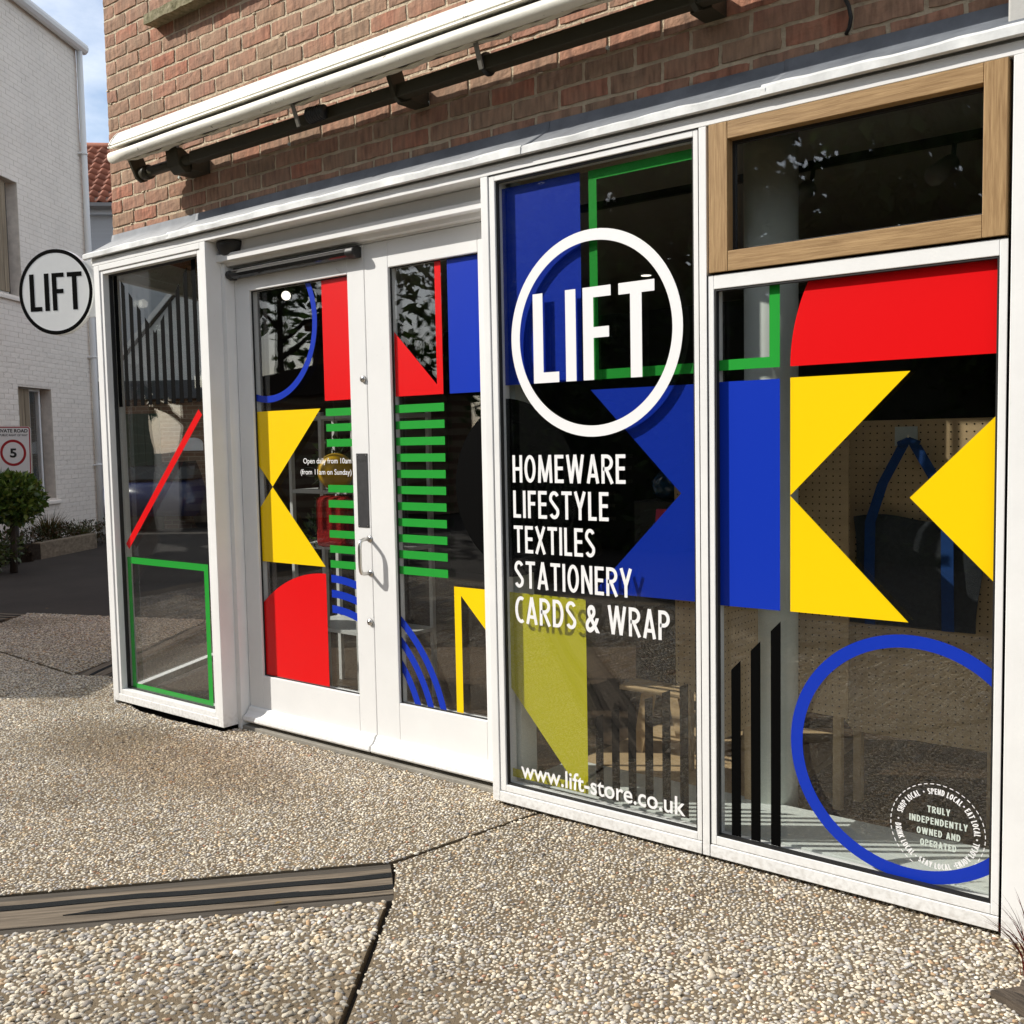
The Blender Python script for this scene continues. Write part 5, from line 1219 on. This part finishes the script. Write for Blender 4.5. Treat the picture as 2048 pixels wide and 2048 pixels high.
m.build('body', mat('denim_grey', (.045, .05, .055), .9, .1, noise=.3, nscale=60, bump=.3, bscale=200), tb, True)
STR = mat('blue_webbing', (.006, .04, .16), .8, .2, noise=.2, nscale=80)
def ribbon(P, w, nm):
    m = MB()
    for x, y, z in P: m.v += [(x-w/2, y, z), (x+w/2, y, z)]
    for i in range(len(P)-1): m.f.append((2*i, 2*i+1, 2*i+3, 2*i+2))
    o = m.build(nm, STR, tb); sd = o.modifiers.new('thick', 'SOLIDIFY'); sd.thickness = .002
ribbon([(-1.31, .680, .74), (-1.312, .676, .95), (-1.312, .682, 1.12), (-1.27, .690, 1.26), (-1.20, .70, 1.40)], .038, 'strap')
ribbon([(-1.035, .680, .74), (-1.038, .676, .95), (-1.042, .682, 1.12), (-1.09, .695, 1.28), (-1.16, .70, 1.40)], .042, 'strap')
MB().tube([(-1.215, .70, 1.40), (-1.18, .695, 1.415), (-1.145, .70, 1.40)], .014, 8).build('strap_loop', STR, tb, True)
MB().tube([(-1.18, .752, 1.42), (-1.18, .69, 1.42), (-1.18, .685, 1.435)], .003, 6).build('hook', STEEL, tb)
pk = MB().prism([(-2.085, 1.02), (-2.02, 1.16), (-2.09, 1.16), (-2.10, 1.05)], .47, .485).build('pink_pouch', mat('pink_fabric', (.60, .05, .12), .8), None, bevel=.003); tag(pk, 'small pink pouch on the pegboard at the chevron point', 'pouch')
# display shelf behind the doors
sf = empty('display_shelf', (-4.2, .75, .03)); tag(sf, 'white open display shelf behind the left door', 'shelf')
SHW = mat('shelf_white', (.55, .56, .54), .5)
for x in (-4.62, -4.36, -4.10, -3.86):
    for y in (.72, 1.05): MB().box(x-.012, x+.012, y-.012, y+.012, .03, 1.62).build('upright', SHW, sf)
for z in (.42, .88, 1.19, 1.60): MB().box(-4.63, -3.85, .71, 1.06, z-.02, z).build('shelf_board', SHW, sf)
bl_ = MB().sphere((-4.16, .64, 1.297), .098, 28, 16).build('yellow_globe', mat('yellow_ball', (.62, .36, .01), .35, .4), None, True); tag(bl_, 'yellow ball hanging behind the opening hours text', 'ball')
MB().tube([(-4.16, .64, 1.39), (-4.16, .64, 2.6)], .002, 6).build('cord', GASKET, bl_)
cu = MB().box(-4.30, -4.06, .60, .68, .885, 1.165).build('red_cushion', mat('red_woven', (.30, .012, .010), .95, .1, noise=.35, nscale=40, bump=1., bscale=70), None, bevel=.03); tag(cu, 'dark red woven cushion on the shelf behind the doors', 'cushion')
pp_ = empty('potted_plant', (-4.40, .9, 1.19)); tag(pp_, 'leafy pot plant on the white display shelf', 'plant')
MB().tube([(-4.40, .9, 1.191), (-4.40, .9, 1.27)], [.045, .06], 14).build('pot', SHW, pp_, True); leafcloud('foliage', 260, [(-4.40, .88, 1.37, .11), (-4.46, .86, 1.30, .09)], .06, [(.05, .10, .02), (.03, .07, .015)], LEAFM, pp_)
pp2 = empty('potted_plant', (-4.35, .9, .88)); tag(pp2, 'trailing pot plant on the lower shelf board', 'plant')
MB().tube([(-4.42, .9, .881), (-4.42, .9, .95)], [.045, .06], 14).build('pot', BLKMAT, pp2, True); leafcloud('foliage', 320, [(-4.42, .84, 1.03, .11), (-4.46, .78, .93, .10)], .05, [(.05, .10, .02), (.04, .09, .02)], LEAFM, pp2)
cd = empty('display_card', (-5.0, .5, .03)); tag(cd, 'pale card with yellow dome on a stand behind the side window', 'display card')
MB().prism([(-5.10, .60), (-4.72, .60), (-4.72, .98), (-5.10, .98)], .50, .506).build('card', FROST, cd)
arc_piece((-4.92, .68), 0, .10, 0, 180, (-6, 0, 0, 2), .4985, 24).build('yellow_dome', YEL, cd); MB().prism([(-5.02, .61), (-4.82, .61), (-4.82, .68), (-5.02, .68)], .4982, .4986).build('yellow_base', YEL, cd)
for x in (-5.06, -4.78): MB().box(x, x+.03, .51, .54, .03, .9).build('leg', SHW, cd)
tl = empty('track_light', (-1.4, 1.3, 2.6)); tag(tl, 'ceiling track with spotlights behind the oak fanlight', 'track light')
MB().box(-3.0, .8, 1.28, 1.31, 2.585, 2.62).build('track', BLKMAT, tl)
for x in (-1.78, -1.20):
    sp_ = MB().tube([(x, 1.25, 2.50), (x-.03, 1.13, 2.43)], [.035, .04], 16).build('spotlight', mat('spot_grey', (.30, .30, .28), .5), tl, True)
    MB().tube([(x, 1.295, 2.585), (x, 1.27, 2.49)], .010, 8).build('stem', BLKMAT, sp_)
GLOW = emis('lamp_glow', (1, .93, .8), 1.6)
e_ = empty('ceiling_lamp', (-3.843, 3.33, 2.60)); tag(e_, 'small lit ceiling downlight glimpsed through the logo window', 'lamp')
MB().tube([(-3.843, 3.33, 2.618), (-3.843, 3.33, 2.598)], .05, 20).build('housing', SHW, e_, True); MB().tube([(-3.843, 3.33, 2.5975), (-3.843, 3.33, 2.595)], .036, 20).build('diffuser', GLOW, e_)
e_ = empty('globe_lamp', (-5.384, 1.347, 2.42)); tag(e_, 'small lit globe lamp glimpsed at the top of the left door', 'lamp')
MB().sphere((-5.384, 1.347, 2.42), .030, 16, 10).build('globe', GLOW, e_, True); MB().tube([(-5.384, 1.347, 2.46), (-5.384, 1.347, 2.62)], .006, 8).build('flex', BLKMAT, e_)

# dry leaves and twigs blown into the corners
V = []; F = []; T_ = []
for i in range(34):
    x, y = (random.uniform(-5.6, -2.4), random.uniform(-1.2, .05)) if i < 20 else (random.uniform(-10, -6.5), random.uniform(0.2, 3))
    a, s_ = random.uniform(0, 6.28), random.uniform(.008, .018); b = len(V); c_, s2 = math.cos(a)*s_, math.sin(a)*s_
    V += [(x-c_, y-s2, .009), (x+s2*.45, y-c_*.45, .012), (x+c_, y+s2, .010), (x-s2*.45, y+c_*.45, .013)]; F.append((b, b+1, b+2, b+3)); t_ = random.choice([(.16, .09, .04), (.22, .15, .06), (.10, .06, .03), (.25, .22, .10)]); T_ += [t_]*4
lf = link('leaf_litter', np_mesh('leaf_litter', V, F, np.array(T_), False), GRASSM); lf['kind'] = 'stuff'; lf['label'] = 'a few dry leaves scattered on the paving'
